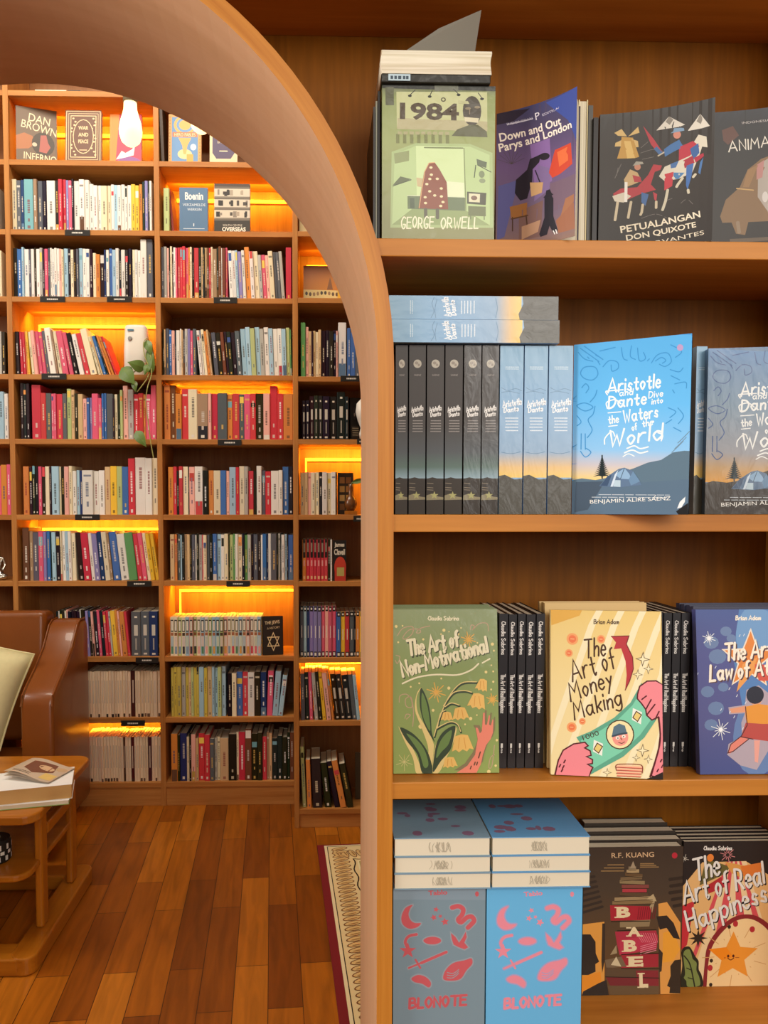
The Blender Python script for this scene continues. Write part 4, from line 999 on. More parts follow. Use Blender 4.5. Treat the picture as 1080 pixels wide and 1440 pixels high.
# ------------------------------------------------------------------ placing near books by where their feet and heads stand on the shelf
def face_out(name, pl, dl, pr, dr, zb, ptop, t, base, lean=0.0, **kw):
    """front cover turned to the room: spine-side edge at pixel column pl and depth dl, fore edge at pr and dr"""
    pm=kw.pop('pm',None) or 715
    a=at(pl,pm,dl); b=at(pr,pm,dr)
    w=math.hypot(b.x-a.x,b.y-a.y); h=(at(pl,ptop,dl).z-zb)/math.cos(math.radians(lean))
    return book(name,w,h,t,base,loc=(a.x,a.y,zb+t*math.sin(math.radians(lean))),rot=(-math.radians(lean),0,math.atan2(b.y-a.y,b.x-a.x)),**kw)
def spine_out(name, pl, pr, d, zb, ptop, w, base, **kw):
    a=at(pl,715,d); b=at(pr,715,d); t=b.x-a.x-.0006
    h=at(pl,ptop,d).z-zb
    return book(name,w,h,t,base,loc=(b.x-.0003,d,zb),rot=(0,0,math.pi/2),**kw)
E=.0003
# ---- shelf one
z1=zs1+E
face_out('book',536,.930,691,.930,z1,119,.030,'7f8a54',art=art_green_room(),mat='wrap',label='thick green paperback numbered 1984 beside the arch, under a block of cream pages')
face_out('book',693,.965,805,.925,z1,160,.022,'4a4260',art=art_violet_city(),curl=.018,lift=.004,label='purple illustrated paperback with a red lampshade on its curling cover',pages='pages')
face_out('book',835,.955,986,.935,z1,161,.024,'38322e',art=art_windmill(),curl=.016,lift=.004,label='black paperback with a yellow windmill and two patchwork horse riders')
face_out('book',991,.955,1140,.935,z1,158,.024,'3b3a3a',art=art_beast(),curl=.012,lift=.004,label='dark paperback with a furry animal on its cover, cut by the photo edge')
# copies standing behind
def behind(src, dy, label, group, dx=0.0, dz=0.0):
    r=dup(src,(src.location.x+dx,src.location.y+dy,src.location.z+dz),None,label,group); return r
for i,(p0,p1,pt,c) in enumerate(((523.6,526.6,150,'3a3836'),(526.8,529.6,142,'8a8a78'),(529.8,533.4,128,'24221f'))):
    spine_out('book',p0,p1,.938,z1,pt,.125,c,label=('thin charcoal paperback edge between the arch and the green cover','thin grey paperback edge second from the arch','thin black paperback edge touching the green wrapped cover')[i])
spine_out('book',818.5,825.5,1.005-.045,z1,148,.12,'57544e',label='dark grey book spine between the cream pages and the windmill cover')
spine_out('book',826.0,833.0,1.0-.045,z1,165,.12,'2e2a2a',label='black book spine hard against the windmill cover')
# the volume of cream pages beside the purple cover: a thick book standing with its fore edge to the room
def fore_out(name, pl, pr, d, zb, ptop, w, base, **kw):
    a=at(pl,715,d); b=at(pr,715,d); t=b.x-a.x; h=at(pl,ptop,d).z-zb
    return book(name,w,h,t,base,loc=(a.x,d+w,zb),rot=(0,0,-math.pi/2),**kw)
fore_out('book',805.5,818,.955,z1,140,.11,'e4d3a0',label='book standing with its cream fore edge outwards behind the purple cover')
# block of pages on top of the green book, its grey cover lifted
a0=at(536,112,.925); b0=at(690,112,.925)
pw=b0.x-a0.x
topz=z1+(at(536,119,.93).z-z1)+.0006
r=empty('book',(a0.x,.925,topz),'cream-edged thick book lying on the green wrapped paperback, its grey cover sprung open','book')
mb=MB(); th=at(536,70,.925).z-topz
mb.box((.0,0,0),(pw,.12,.0095),lin('26241f')); cvr=mb.build('cover',M['wrap'],r,bevel=.001)
mb=MB(); n=10
for i in range(n):       # page block with a soft bowed fore edge
    za,zb_=.0097+(th-.0097)*i/n,.0097+(th-.0097)*(i+1)/n
    f=lambda z:-.004*math.sin(math.pi*(z-.0097)/(th-.0097))
    s=lambda z:.0012*math.sin(8*z/th)
    mb.face([(s(za),f(za),za),(pw+s(za),f(za),za),(pw+s(zb_),f(zb_),zb_),(s(zb_),f(zb_),zb_)],smooth=True)
    mb.face([(pw+s(za),f(za),za),(pw,.12,za),(pw,.12,zb_),(pw+s(zb_),f(zb_),zb_)]); mb.face([(0,.12,za),(s(za),f(za),za),(s(zb_),f(zb_),zb_),(0,.12,zb_)])
mb.face([(0,f(th),th),(pw,f(th),th),(pw,.12,th),(0,.12,th)]); mb.face([(pw,.12,.0097),(0,.12,.0097),(0,.12,th),(pw,.12,th)])
mb.build('page_block',M['pages'],r)
fl0=at(566,66,.932); fl1=at(661,70,1.0); fl2=at(677,14,.985); fl3=at(617,40,.955)
mb=MB()
P=[Vector(v)-Vector(r.location) for v in (fl0,fl1,fl2,fl3)]
P[0].z=th+.0008; P[1].z=th+.0008
o=Vector((0,.0012,0)); g=lin('8d887c')
mb.face(P,g); mb.face([p+o for p in P][::-1],g)
for i in range(4): mb.face([P[i],P[i]+o,P[(i+1)%4]+o,P[(i+1)%4]],g)
tag(mb.build('lifted_cover',M['print'],r),'grey inside of the lifted cover')
st=Art([(0,0),(140,0),(140,44),(0,44)]); st.rect(0,0,140,44,'b9cdd6',1)
for x in (14,38,62,66,92,112): st.rect(x,12,x+16,34,'3a4a58',2)
mb=MB(); u0=at(546,111,.925)-Vector(r.location); st.lay_on(mb,lambda u,v,l:Vector((u0.x+u*.026,-.0012-l*LAY,.001+v*.0075)))
mb.build('price_sticker',M['print'],cvr)

# ---- shelf two
z2=zs2+E
night=spine_night(); lake=spine_lake()
e=[555.5,574.3,599.2,624.8,650.8]
for i in range(4):
    spine_out('book',e[i],e[i+1]-1.2,.936,z2,485,.132,'3a3330',spine='3a3330',spine_art=night,
        label=('dark moonlit spine standing first beside the arch jamb','dark moonlit spine second from the arch jamb','dark moonlit spine third from the arch jamb','dark moonlit spine fourth from the arch jamb, next to the wrapped ones')[i])
for i,(p,q) in enumerate(((651,675.4),(676.3,700))):
    spine_out('book',p,q,.936,z2,485,.132,'5c5242',spine='4a4234',spine_art=night,mat='wrap',label=('shrink-wrapped moonlit spine next to the bare dark ones','shrink-wrapped moonlit spine next to the pale blue ones')[i])
for i,(p,q) in enumerate(((701,734.2),(735.2,768.2),(769.2,803.2))):
    spine_out('book',p,q,.936,z2,486,.132,'86aed2',spine_art=lake,mat='wrap',label=('pale blue wrapped spine beside the wrapped moonlit spine','pale blue wrapped spine in the middle of three','pale blue wrapped spine touching the bright blue face-out cover')[i])
# two copies lying across the standing spines, spines outwards
zt=max(at(600,485,.936).z,at(750,486,.936).z)+.0012
def lying(pl,pr,pt,pb,d,zb,w,label,art,mat='wrap'):
    a=at(pl,450,d); b=at(pr,450,d); h=b.x-a.x; t=at(600,pt,d).z-at(600,pb,d).z
    # book lies on its back cover, spine towards the room, head at the jamb side
    r=book('book',w,h,t-.0004,'86aed2',spine_art=art,mat=mat,label=label)
    Mx=Matrix(((0,0,-1),(1,0,0),(0,-1,0))).to_4x4()   # local x->+y, y->-z, z->-x
    r.matrix_world=Matrix.Translation((b.x,d,zb+t-.0002))@Mx
    return zb+t
zq=lying(547,787,450,482.6,.928,zt,.132,'pale blue wrapped book lying directly on the standing spines',lake)
lying(547,785,416,449.6,.930,zq+.0004,.132,'pale blue wrapped book lying topmost on the pair above the spines',lake)
s=.915
face_out('book',803.8,.940,968,.878,z2,485,.018,'4a9ad8',art=art_lake_bright(),curl=.004,label='bright blue face-out paperback with white hand lettering and a tent, corner curling',back='1d2430')
spine_out('book',974.5,990,.950,z2,487,.125,'8ea8b8',spine_art=lake,mat='wrap',label='pale wrapped spine between the bright blue and the dusky face-out covers')
face_out('book',991,.938,1157,.915,z2,490,.018,'5d7a9a',art=art_lake_dusk(),mat='wrap',label='dusky blue and brown wrapped face-out cover cut by the photo edge')

# ---- shelf three
z3=zs3+E
def stack_behind(src,n,step,labels,group):
    L=math.radians(8)
    for i in range(n):
        behind(src,step*(i+1),labels,group,dx=random.uniform(-.001,.001))
b=face_out('book',554.6,.949,706,.949,z3,861,.009,'8f9a62',art=art_lily(),lean=6,mat='wrap',label='green face-out paperback with yellow bell flowers and a pink hand')
pb_=face_out('book',554.6,.960,702,.960,z3,859,.009,'7f8a5a',lean=6,label='green paperback copy behind the flower cover',group='green copies behind the flower cover')
for i in range(3): behind(pb_,.0105*(i+1),'green paperback copy behind the flower cover','green copies behind the flower cover',dx=random.uniform(-.002,.001))
sh=spine_happy()
for i,(p,q) in enumerate(((703.5,716.5),(717.4,729),(730,741.5),(742.4,755.5),(756.5,769))):
    spine_out('book',p,q,.968,z3,863+(i%2),.122,'2b292c',spine_art=sh,mat='wrap',label='black spine with white hand lettering, '+('nearest the green flower cover','second from the green flower cover','middle of the five by the flower cover','fourth from the green flower cover','nearest the yellow money cover')[i])
face_out('book',780,.940,939.5,.920,z3,862,.011,'e8cf90',art=art_money(),lean=6,curl=.003,label='yellow face-out paperback with pink hands pulling a green banknote')
pm_=face_out('book',775,.965,922,.965,z3,852,.008,'dcb878',lean=6,label='yellow paperback copy behind the banknote cover',group='yellow copies behind the banknote cover')
for i in range(2): behind(pm_,.0095*(i+1),'yellow paperback copy behind the banknote cover','yellow copies behind the banknote cover',dx=random.uniform(-.002,.002))
for i,(p,q) in enumerate(((927,936),(937,948.5),(949.5,961),(962,975),(976,983))):
    spine_out('book',p,q,.968,z3,862,.122,'2b292c',spine_art=sh if i<4 else None,mat='wrap',label='black spine with white hand lettering, '+('half hidden by the banknote cover','second from the banknote cover','third from the banknote cover','fourth from the banknote cover','last and nearest the blue starry cover')[i])
face_out('book',993.5,.935,1152,.935,z3,861.5,.010,'565a96',art=art_wish(),lean=6,label='blue starry face-out paperback with a leaping child, cut by the photo edge')
pw_=face_out('book',990,.947,1146,.947,z3,857,.010,'3c3c52',lean=6,label='dark blue copy behind the starry cover',group='copies behind the starry cover')
for i in range(3): behind(pw_,.0115*(i+1),'dark blue copy behind the starry cover','copies behind the starry cover',dx=random.uniform(-.002,.001))

# ---- shelf four
z4=zs4+E
nb=face_out('book',555,.930,688,.930,z4,1249,.016,'8199a6',art=art_note([(50,500),(527,490),(527,1290),(50,1290)],'8199a6','cf6068','9aa4ae',faded=True),mat='wrap',label='faded grey-blue wrapped notebook with pink doodles standing by the arch jamb')
nc=face_out('book',690,.930,828,.930,z4,1247,.016,'6cbcec',art=art_note([(537,490),(1037,490),(1037,1290),(537,1290)],'6cbcec','ee92a4','a8a8d4',dx=500,dy=8),label='bright sky-blue notebook with pink doodles standing face-out')
for src,g in ((nb,'grey-blue'),(nc,'sky-blue')):
    for i in range(5):
        behind(src,.0168*(i+1),g+' notebook standing behind the face-out one',g+' notebooks standing behind')
def block_lying(pl,pr,pt,pb,d,zb,label,cov):
    a=at(pl,1200,d); b=at(pr,1200,d); w=b.x-a.x; t=at(620,pt,d).z-at(620,pb,d).z-.0006; dep=.125
    r=empty('book',(a.x,d,zb),label,'book')
    mb=MB(); c=lin(cov)
    mb.box((0,0,t-.001),(w,dep,t),c); mb.box((0,0,0),(w,dep,.001),c); mb.box((0,dep-.001,.001),(w,dep,t-.001),c)
    ar=Art([(0,0),(100,0),(100,80),(0,80)])
    for i in range(14): ar.ell(random.uniform(10,90),random.uniform(8,72),random.uniform(3,8),random.uniform(2,5),'8c6a86',1,8)
    k=len(mb.f); ar.lay_on(mb,lambda u,v,l:Vector((u*w,-l*LAY,v*dep)))
    for i in range(k,len(mb.f)):
        for j in mb.f[i]:
            x,y,z=mb.v[j]; mb.v[j]=(x,z,t-y)
    mb.build('cover',M['wrap'],r)
    pg=MB(); pg.box((.001,.001,.0012),(w-.001,dep-.0015,t-.0012),lin('e9dfc6'))
    ar=Art([(0,0),(100,0),(100,20),(0,20)])
    for i in range(26):
        x=40+random.gauss(8,5); ar.stroke([(x,4+random.random()*3),(x+random.uniform(-2,2),10),(x+random.uniform(-2,3),16)],.5,'b9b09a',1,True)
    ar.lay_on(pg,lambda u,v,l:Vector((.001+u*(w-.002),.0009-l*LAY,.0012+v*(t-.0024))))
    pg.build('page_block',M['wrap'],r)
    return zb+t+.0006
for pls,name,cov in (((554.5,691),'grey-blue','86a4b8'),((692,831),'sky-blue','6aa6d6')):
    zz=max(at(620,1249,.930).z,at(620,1247,.93).z)+.0008
    for i,(pt,pb) in enumerate(((1225,1248),(1200,1224),(1172,1199))):
        zz=block_lying(pls[0]-(1 if i==2 else 0)+i*.4,pls[1]-i*.7,pt,pb,.922-.001*i,zz,('lowest','middle','topmost')[i]+' wrapped notebook lying page edges outwards on the '+name+' stack',cov)
b=face_out('book',829,1.003,972,1.003,z4,1192,.018,'40362e',art=art_tower(),mat='wrap',label='dark face-out book with a tower of books spelling five red letters')
b2=face_out('book',829,1.0225,970,1.0225,z4,1182,.018,'3c342c',label='dark brown copy directly behind the tower cover')
b3=face_out('book',829,1.042,960,1.042,z4,1170,.018,'3c342c',label='dark brown copy second behind the tower cover')
b4=face_out('book',829,1.0615,948,1.0615,z4,1158,.018,'3c342c',label='dark brown copy last behind the tower cover')
face_out('book',972.5,1.018,1117,1.018,z4,1184,.010,'2b2523',art=art_happy(),label='colourful circus-striped face-out cover with a smiling star, cut by the photo edge')
ph=face_out('book',968,1.0295,1113,1.0295,z4,1180,.010,'2b2523',label='black copy behind the smiling star cover',group='black copies behind the smiling star cover')
for i in range(3): behind(ph,.0115*(i+1),'black copy behind the smiling star cover','black copies behind the smiling star cover',dx=-.002*i)
# ------------------------------------------------------------------ books of the far bookcases
random.seed(21)
PAL={'w':('ebe8e2','white'),'i':('ece0c0','ivory'),'c':('d9b98c','tan'),'g':('b9b8b2','light grey'),'s':('5c616a','slate grey'),'k':('211d1c','black'),'r':('cf3a48','red'),
 'p':('e0607e','pink'),'q':('f0b4a8','pale pink'),'b':('3f70b4','blue'),'l':('a6cbe0','pale blue'),'n':('27386a','navy'),'t':('79b8c2','teal'),'o':('dd8c44','orange'),'y':('f2c440','yellow'),
 'v':('5f9a5c','green'),'u':('bccb8c','light green'),'U':('cdb955','mustard'),'m':('ead2b4','cream'),'h':('74462a','brown'),'z':('8f86c0','lilac'),'a':('a4866a','taupe'),'d':('4a1c1c','maroon')}
ORD='zeroth first second third fourth fifth sixth seventh eighth ninth tenth eleventh twelfth thirteenth fourteenth fifteenth sixteenth seventeenth eighteenth nineteenth twentieth'.split()
def ordinal(n):
    if n<=20: return ORD[n]
    if n==30: return 'thirtieth'
    if n==40: return 'fortieth'
    return {2:'twenty',3:'thirty',4:'forty'}[n//10]+'-'+ORD[n%10]
def vary(c,k=.10):
    f=1+random.uniform(-k,k); return tuple(min(1,max(0,v*f+random.uniform(-.012,.012))) for v in c)
def lum(c): return .2126*c[0]+.7152*c[1]+.0722*c[2]

class Far:
    """one far book waiting to be built"""
    __slots__=('w','h','d','col','loc','lean','style','code','bay','shelf','n','area','seed','name')
JOBS=[]; COUNT={}; RUN={}
def parse(s):
    out=[]
    for tok in s.split():
        dh=0
        while tok[-1] in '^_': dh+= 6 if tok[-1]=='^' else -6; tok=tok[:-1]
        st=''
        if tok[-1] in 'xBSTJ': st=tok[-1]; tok=tok[:-1]
        out.append((tok[0], float(tok[1:] or 16), dh, st))
    return out
def shelf(bay, num, zbase, px0, px1, top, spec, plane, lean=(0,0), jit=1.5, style='', name='book', setb=.012, depth=.15):
    """a run of books standing between two pixel columns of a shelf (at its own depth), tops near a pixel row, leaning (degrees) from the first to the last"""
    y=plane+setb; items=parse(spec); n=len(items)
    mid=(top+820)/2
    x0=at(px0,mid,y).x; x1=at(px1,mid,y).x
    lim={'L':(DIVS[1]+FB/2,DIVS[2]-FB/2),'M':(DIVS[2]+FB/2,DIVS[3]-.004),'R':(RX1,RXE),'E':(DIVS[0]+FB/2,DIVS[1]-FB/2)}[bay]
    x0=max(x0,lim[0]+.001); x1=min(x1,lim[1]-.001)
    hs=[at((px0+px1)/2, top-i[2]+random.uniform(-jit,jit), y).z-zbase for i in items]
    def lay(k):
        """stand the books side by side, each against the one before it"""
        out=[]; prev=None; before=RUN.get((bay,num))
        for j,(c,w,dh,st) in enumerate(items):
            th=math.radians(lean[0]+(lean[1]-lean[0])*j/max(1,n-1)); cs,sn,tn=math.cos(th),math.sin(th),math.tan(th)
            wj=w*k-.0008; hj=max(.05,(hs[j]-wj*abs(sn))/cs)
            zb=wj*sn if sn>0 else 0.0         # stands on its lower corner
            left=lambda z,x=0,zb=zb,tn=tn: x+(z-zb)*tn
            zt=zb+hj*cs
            if prev is None:
                x=0.0
                if before: x=max(0.0,*[before[0](z)-x0-left(z)+.0005 for z in (0,min(zt,before[1]))])
            else:
                pr,ptop=prev; zm=min(zt,ptop)
                x=max(pr(0)-left(0),pr(zm)-left(zm))+.0004
            # right face: line through the lower right corner
            xr,zr=x+wj*cs,zb-wj*sn
            prev=((lambda z,xr=xr,zr=zr,tn=tn: xr+max(z-zr,0)*tn),zr+hj*cs)
            out.append((x,wj,hj,zb,math.degrees(th)))
        return out,xr,prev
    lo,hi=.00002,.02
    for _ in range(40):
        k=(lo+hi)/2
        if lay(k)[1]>x1-x0: hi=k
        else: lo=k
    res=lay(lo); RUN[(bay,num)]=(lambda z,g=res[2][0],x0=x0: g(z)+x0, res[2][1])
    for (c,w,dh,st),(x,wj,hj,zb,ln) in zip(items,res[0]):
        f=Far(); f.w,f.h=wj,hj; f.d=depth*random.uniform(.9,1.0); f.col=vary(lin(PAL[c][0])); f.code=c; f.lean=ln
        f.loc=(x0+x, y+random.uniform(0,.011), zbase+.0003+zb)
        f.style=st or style; f.bay=bay; f.shelf=num; COUNT[(bay,num)]=COUNT.get((bay,num),0)+1; f.n=COUNT[(bay,num)]
        f.area=wj*hj; f.seed=random.random(); f.name=name
        JOBS.append(f)
def far_mesh(mb, f, M4=None):
    """cover, pages and printed spine of one far book, local origin at the lower near corner"""
    rnd=random.Random(f.seed); k0=len(mb.v); w,h,d=f.w,f.h,f.d; c=f.col
    pg=lin('e6dcc2'); e=min(.0012,w*.2)
    ch=min(.0022,w*.16)      # rounded spine edges
    mb.face([(ch,0,0),(w-ch,0,0),(w-ch,0,h),(ch,0,h)],c); mb.face([(0,ch,0),(ch,0,0),(ch,0,h),(0,ch,h)],c); mb.face([(w-ch,0,0),(w,ch,0),(w,ch,h),(w-ch,0,h)],c)
    mb.face([(0,d,0),(0,ch,0),(0,ch,h),(0,d,h)],c); mb.face([(w,ch,0),(w,d,0),(w,d,h),(w,ch,h)],c)
    mb.face([(ch,0,h),(w-ch,0,h),(w,ch,h),(w,.0025,h),(0,.0025,h),(0,ch,h)],c); mb.face([(0,.0025,h),(e,.0025,h),(e,d,h),(0,d,h)],c); mb.face([(w-e,.0025,h),(w,.0025,h),(w,d,h),(w-e,d,h)],c)
    mb.face([(e,.0025,h-.002),(w-e,.0025,h-.002),(w-e,d-.003,h-.002),(e,d-.003,h-.002)],pg)
    mb.face([(e,d-.003,0),(w-e,d-.003,0),(w-e,d-.003,h),(e,d-.003,h)],pg)
    mb.face([(0,d,0),(w,d,0),(w,0,0),(0,0,0)],c)
    lv=[0]
    def q(u0,u1,v0,v1,col):
        lv[0]+=1; y=-lv[0]*.00004
        u0,u1=max(u0,ch/w),min(u1,1-ch/w)
        mb.face([(u0*w,y,v0*h),(u1*w,y,v0*h),(u1*w,y,v1*h),(u0*w,y,v1*h)],col)
    L=lum(c); ink=lin(rnd.choice(['2a2622','3a3a44','5a4a3a','284a78','8a2a34'])) if L>.3 else lin(rnd.choice(['ece6da','e8dcc0','d8d0c8','e8c068','ffffff']))
    ink=tuple(.72*a+.28*b for a,b in zip(ink,c)); st=f.style
    if st=='S':           # comic set: label top, picture band, coloured foot
        q(.12,.88,.62,.93,lin('2b2622')); q(.26,.74,.65,.90,lin('ebe4d4')); q(.1,.9,.52,.60,lin(rnd.choice(['8a5a3a','4a3a30','a86a4a'])))
        q(.15,.85,.24,.5,vary(lin(rnd.choice(['c8d0c0','d8c8b8','b8c8d0','e0d0c8'])))); q(.2,.8,.05,.24,lin(rnd.choice(['e06a7a','d8a050','5a8a6a','d04a5a','8a9ab0','3a3a40','e8a8a0'])))
    elif st=='T':         # striped manga: black head and foot with white dots
        q(0,1,.9,1,lin('191716')); q(.3,.7,.93,.97,lin('efece4')); q(0,1,0,.11,lin('191716')); q(.25,.75,.03,.09,lin('efece4')); q(.42,.58,.38,.62,lin('f4f0ea'))
    elif st=='B':         # black titles with pale lettering
        q(.35,.65,.86,.9,lin('e8e0d0')); q(.3,.7,.46,.7,lin('cfc8bc')); q(.42,.58,.14,.4,lin('a8a198')); q(.3,.7,.03,.07,lin('d8d0c4'))
    elif st=='J':         # black head, red foot
        q(0,1,.56,1,lin('201a18')); q(.3,.7,.7,.92,lin('9a8a7a')); q(.25,.75,.05,.12,lin('e8c090')); q(.3,.7,.36,.5,lin('e8a0a0'))
    elif st=='x':         # magazine: plain
        if rnd.random()<.55: q(.1,.9,0,.07,lin(rnd.choice(['4a3428','6a5040','2a2220'])))
        q(.35,.65,.3,.8,vary(lin('c9b6a4')))
    else:
        r=rnd.random()
        if r<.12: b=rnd.uniform(.7,.85); q(0,1,b,min(1,b+rnd.uniform(.08,.2)),vary(lin(rnd.choice(['d84a50','f0d060','3a5a9a','2a2a2a','e8e4da','e89a50','7ab0c0'])),.2))
        elif r<.2: q(0,1,0,rnd.uniform(.1,.3),vary(lin(rnd.choice(['2a2a2a','c84a50','d8b060','5a7a9a','e8e4da','6a4a30'])),.2))
        if rnd.random()<.88:
            a=rnd.uniform(.3,.5); b=a+rnd.uniform(.2,.42); x=.37+rnd.uniform(-.05,.05)
            v=a
            while v<b:
                s_=rnd.uniform(.02,.055); q(x,x+.27,v,min(b,v+s_),ink); v+=s_+rnd.uniform(.006,.015)
        if rnd.random()<.5:
            v=rnd.uniform(.16,.24); q(.4,.6,v,v+rnd.uniform(.06,.12),ink)
        if rnd.random()<.55: q(.34,.66,.035,.035+min(.06,.5*w/h),ink if rnd.random()<.7 else lin('e8e2d6'))
        if rnd.random()<.1: q(.15,.85,.86,.9,ink)
    if M4 is not None:
        for i in range(k0,len(mb.v)): mb.v[i]=tuple(M4@Vector(mb.v[i]))

def Z_(bay,i): return (ZRR[i] if bay=='R' else ZR[i])
def sh(bay,i,*a,**k):
    plane=DR if bay=='R' else DM
    shelf(bay,i,Z_(bay,i),*a,plane,**k)
# --- bay under the hanging bulb (L); board index 0 is the first board under the top one
sh('L',1,14.6,216,253,'i25 s25 n20 t50 a20 s28 k22 w47 k21 r22 r18 z15 p20 k10 w30 w30 w25 w23_ w25_ w18_ i33_ i20_ w18_ l18_ w22_ w20_ w15_ w22_ y23_ y22_ o17_ k14 z18 k8 w13')
sh('L',2,17.3,187.5,349.5,'k27 b27 l13 w30 s10 w20 k10 w23 g17 k15 p20 s10 w13 w15 w16 w14 q16 i13 l25 k15 i20 k15 s15 l23 w20 w23 k18 i20_ o25_ k27_ n11 w18 b17 l23 w20 k14 w24 k20 k20')
sh('L',2,188.5,200,351,'i14 w18 w18',jit=.6); sh('L',2,200,216.7,336,'w35 s35',jit=.5)
sh('L',3,25,44.5,465,'k28 r22 r20 o14 y14',lean=(-1,-3)); sh('L',3,46,98,465,'i20 q24 p26 p24 s20 w40^ a14 i26 p40',lean=(-5,-8.5))
sh('L',3,98,137.5,468,'p28 k30 w32 r34 i44^',lean=(-10,-13)); sh('L',3,138.5,165.5,472,'i26 c18 b32 k14 o24 o24 r20',lean=(-15,-20),depth=.13)
sh('L',4,29.5,43.5,539,'k22 k20 k22',jit=.5); sh('L',4,45.5,220.5,553.5,'r56^^ r33 s33 p14 p14 r38 s27 u26^ c20^ k20 c30 q24_ b18_ z12_ p38 p22_ b14 b15 s40 k10_ i18 k18 u17^ q30^^ g33^ r30 r30 o14 p32 p32^^',jit=1)
sh('L',5,33,222,656,'o38 k20 k22 k20 p22 k24 i28 k13 l48 i12 k24 q30 i22 w26_ l20_ n20_ w70_ w36_ w38_ c36 y42 u36 b42 r44^^ w67^^ w44^^ i36^^',jit=.8)
sh('L',6,30.7,40,742,'h42'); sh('L',6,40.4,106.5,748.5,'a28 s42 p36 z22 b28 k12 l30 k30 i14 w24 l22 w24 i30',lean=(0,-1.2)); sh('L',6,109,224,749,'k40 r52 w26 z36 n34 i36 a18 b52 w58 v60 r34 p32 i26 y28 y28',lean=(-4,-7.5))
sh('L',7,78,120,859,'k10 w4 k10 k10 i6 q6 k12 k10 k10 k12 w4 k12',lean=(-1,-3)); sh('L',7,122,182,859,'z20 k20 q18 k28 p20 k24 r22 r20 g14 y36 o18 q14 o36 r20',lean=(-3,-5)); sh('L',7,183.5,225,860,'s60B s55B n55B k12',jit=.6)
sh('L',8,120.5,226,944.5,'m14 m12 m16 m15 m14 m17 m12 m15 m14 m18 m12 m15 m16 m14 m15 m14 d24 m14 m15 m18 m14 m20 m16 m22 m18',style='x',name='magazine',jit=.6)
sh('L',9,116.5,226,1037,'m16 m14 m16 m17 m14 m18 m14 m16 m18 m15 m14 m18 m16 m15 d10 m18 m16 d18 m14 m16 m18 m15 m14 d20 m18 m16 m22',style='x',name='magazine',jit=.8,lean=(-1.2,0))
# --- the middle bay (M)
sh('M',1,232.5,240.5,264,'u12',jit=0)
sh('M',2,226.6,321,347.5,'s18 g18 q12 k8 i12 k8 w14 p10 r18 r14 r20 p16 o12 i12 k12 r30 k14 c12 k10 c14 h14 r10 i12 a26 k10 h18 w6 h20 p12'); sh('M',2,324,401.5,352.5,'w24 w22 l14 z24 w20 o30^ w24 i28 g22_ p24_ q20_ i30 s18 s20 g22',lean=(-2,-4)); sh('M',2,402.5,410.3,347,'r25',jit=0)
sh('M',3,230.5,277,463,'k8 c8 s18 b14 q18 k8 w20 w8 c10 s10 g16 z14 p14 s18'); sh('M',3,279,300,463.5,'w30 w14 i28 o26 c20',lean=(-4.5,-6)); sh('M',3,303,341.5,466,'s22 k24 h18 k14 k22 k22 s24',lean=(-5,-4)); sh('M',3,342,410.5,461,'l28 l26 u26 l26 g24 w26 l24 w26 w24 l24 u20 v8',lean=(-3,-1))
sh('M',4,231.5,412.5,553.5,'o28^^ h24^^ o27 r29^ i40^ a47 q15 r28 s42 o23 r31 s22 p27 r25 k33 q29 r33^^ r27 o42',jit=.7)
sh('M',5,237,412,656,'o24 r16 k10_ r18 i25 k4 q26 w37 k26_ o24_ i32_ b26_ q15_ l30 r16 i24 g18 r25_ k14_ w23_^ s18_ r26_ w36_ w18_ b28 k20',jit=1)
sh('M',6,239,413,751.5,'c30 o18 k8 s14 l12 k16 a20 c20 k12 s24 w10 k14 g24 r8 i24 s20 k20 b30 l28 w24 i26 k8 u26 v14 w20 i28 k16 v22 g24 k16 s30 k20 w14 b26 n12 w20 s38 k10 g16 k8 w22 l16 k8 b36',jit=1)
sh('M',7,238.7,367,868,' '.join(random.choice(['i','i','w','u','q','l','i'])+'18' for _ in range(24)),style='S',jit=.4,name='comic_volume')
sh('M',8,239.3,316.5,938.5,'U16 U16 U22 g22 U16 c14 u14 U14 U14 l26 U18 c24 l14 l16 u20 l22',jit=1.2); sh('M',8,319,374,946,'k20 i20 b26 r24 w28 k26 n26',jit=1); sh('M',8,374.5,397,944,'p34 l34 l28_',lean=(2,7))
sh('M',9,239,413,1032,'o26 k10 n28 i10_ k8 q18 c12_ r24 r22 s18_ g12_ i12_ c34_ k32 i10 r26 h26^ k24 k20 r18_ a10 c12 k22_ k20_ k20_ k12 h16',jit=2)
# --- bay beside the arch (R)
sh('R',2,423.5,475,465,'v23^^ q15^ c15 k8 c12 i14 c14 k22 k18 k20 k14 q8 '); sh('R',2,476,487,453,'w37',jit=0); sh('R',2,488.5,506,466,'b16^ b20 s20_')
sh('R',3,425,490,557,'k15_ k16_ k18 k17 k18 k28 k30 k33^ k13',style='B',jit=.6)
sh('R',4,422.5,474,664.5,'c18 c16 q14 i18 i18 k14 w22 i18 w20 k6',jit=.8)
sh('R',5,425.3,467,759,'o17J r17J r17J r16J r17J r17J r17J k12 w8',jit=.4)
sh('R',6,421.8,472.5,853,'s18T l16T n14T z20T z20T z20T p18T q18T p18T p20T',jit=.4,name='comic_volume'); sh('R',6,473.2,512,861,'b20T y20T r20T s22T k8T o18T y20T',jit=.4,name='comic_volume')
sh('R',7,423,440,947,'s18 k16 p14',lean=(-1,-2)); sh('R',7,442,470,946,'g16 k14 y16 q20 o10',lean=(-4,-7)); sh('R',7,471.5,507,949,'k24B k26B k30B s20 l16',lean=(-7,-6))
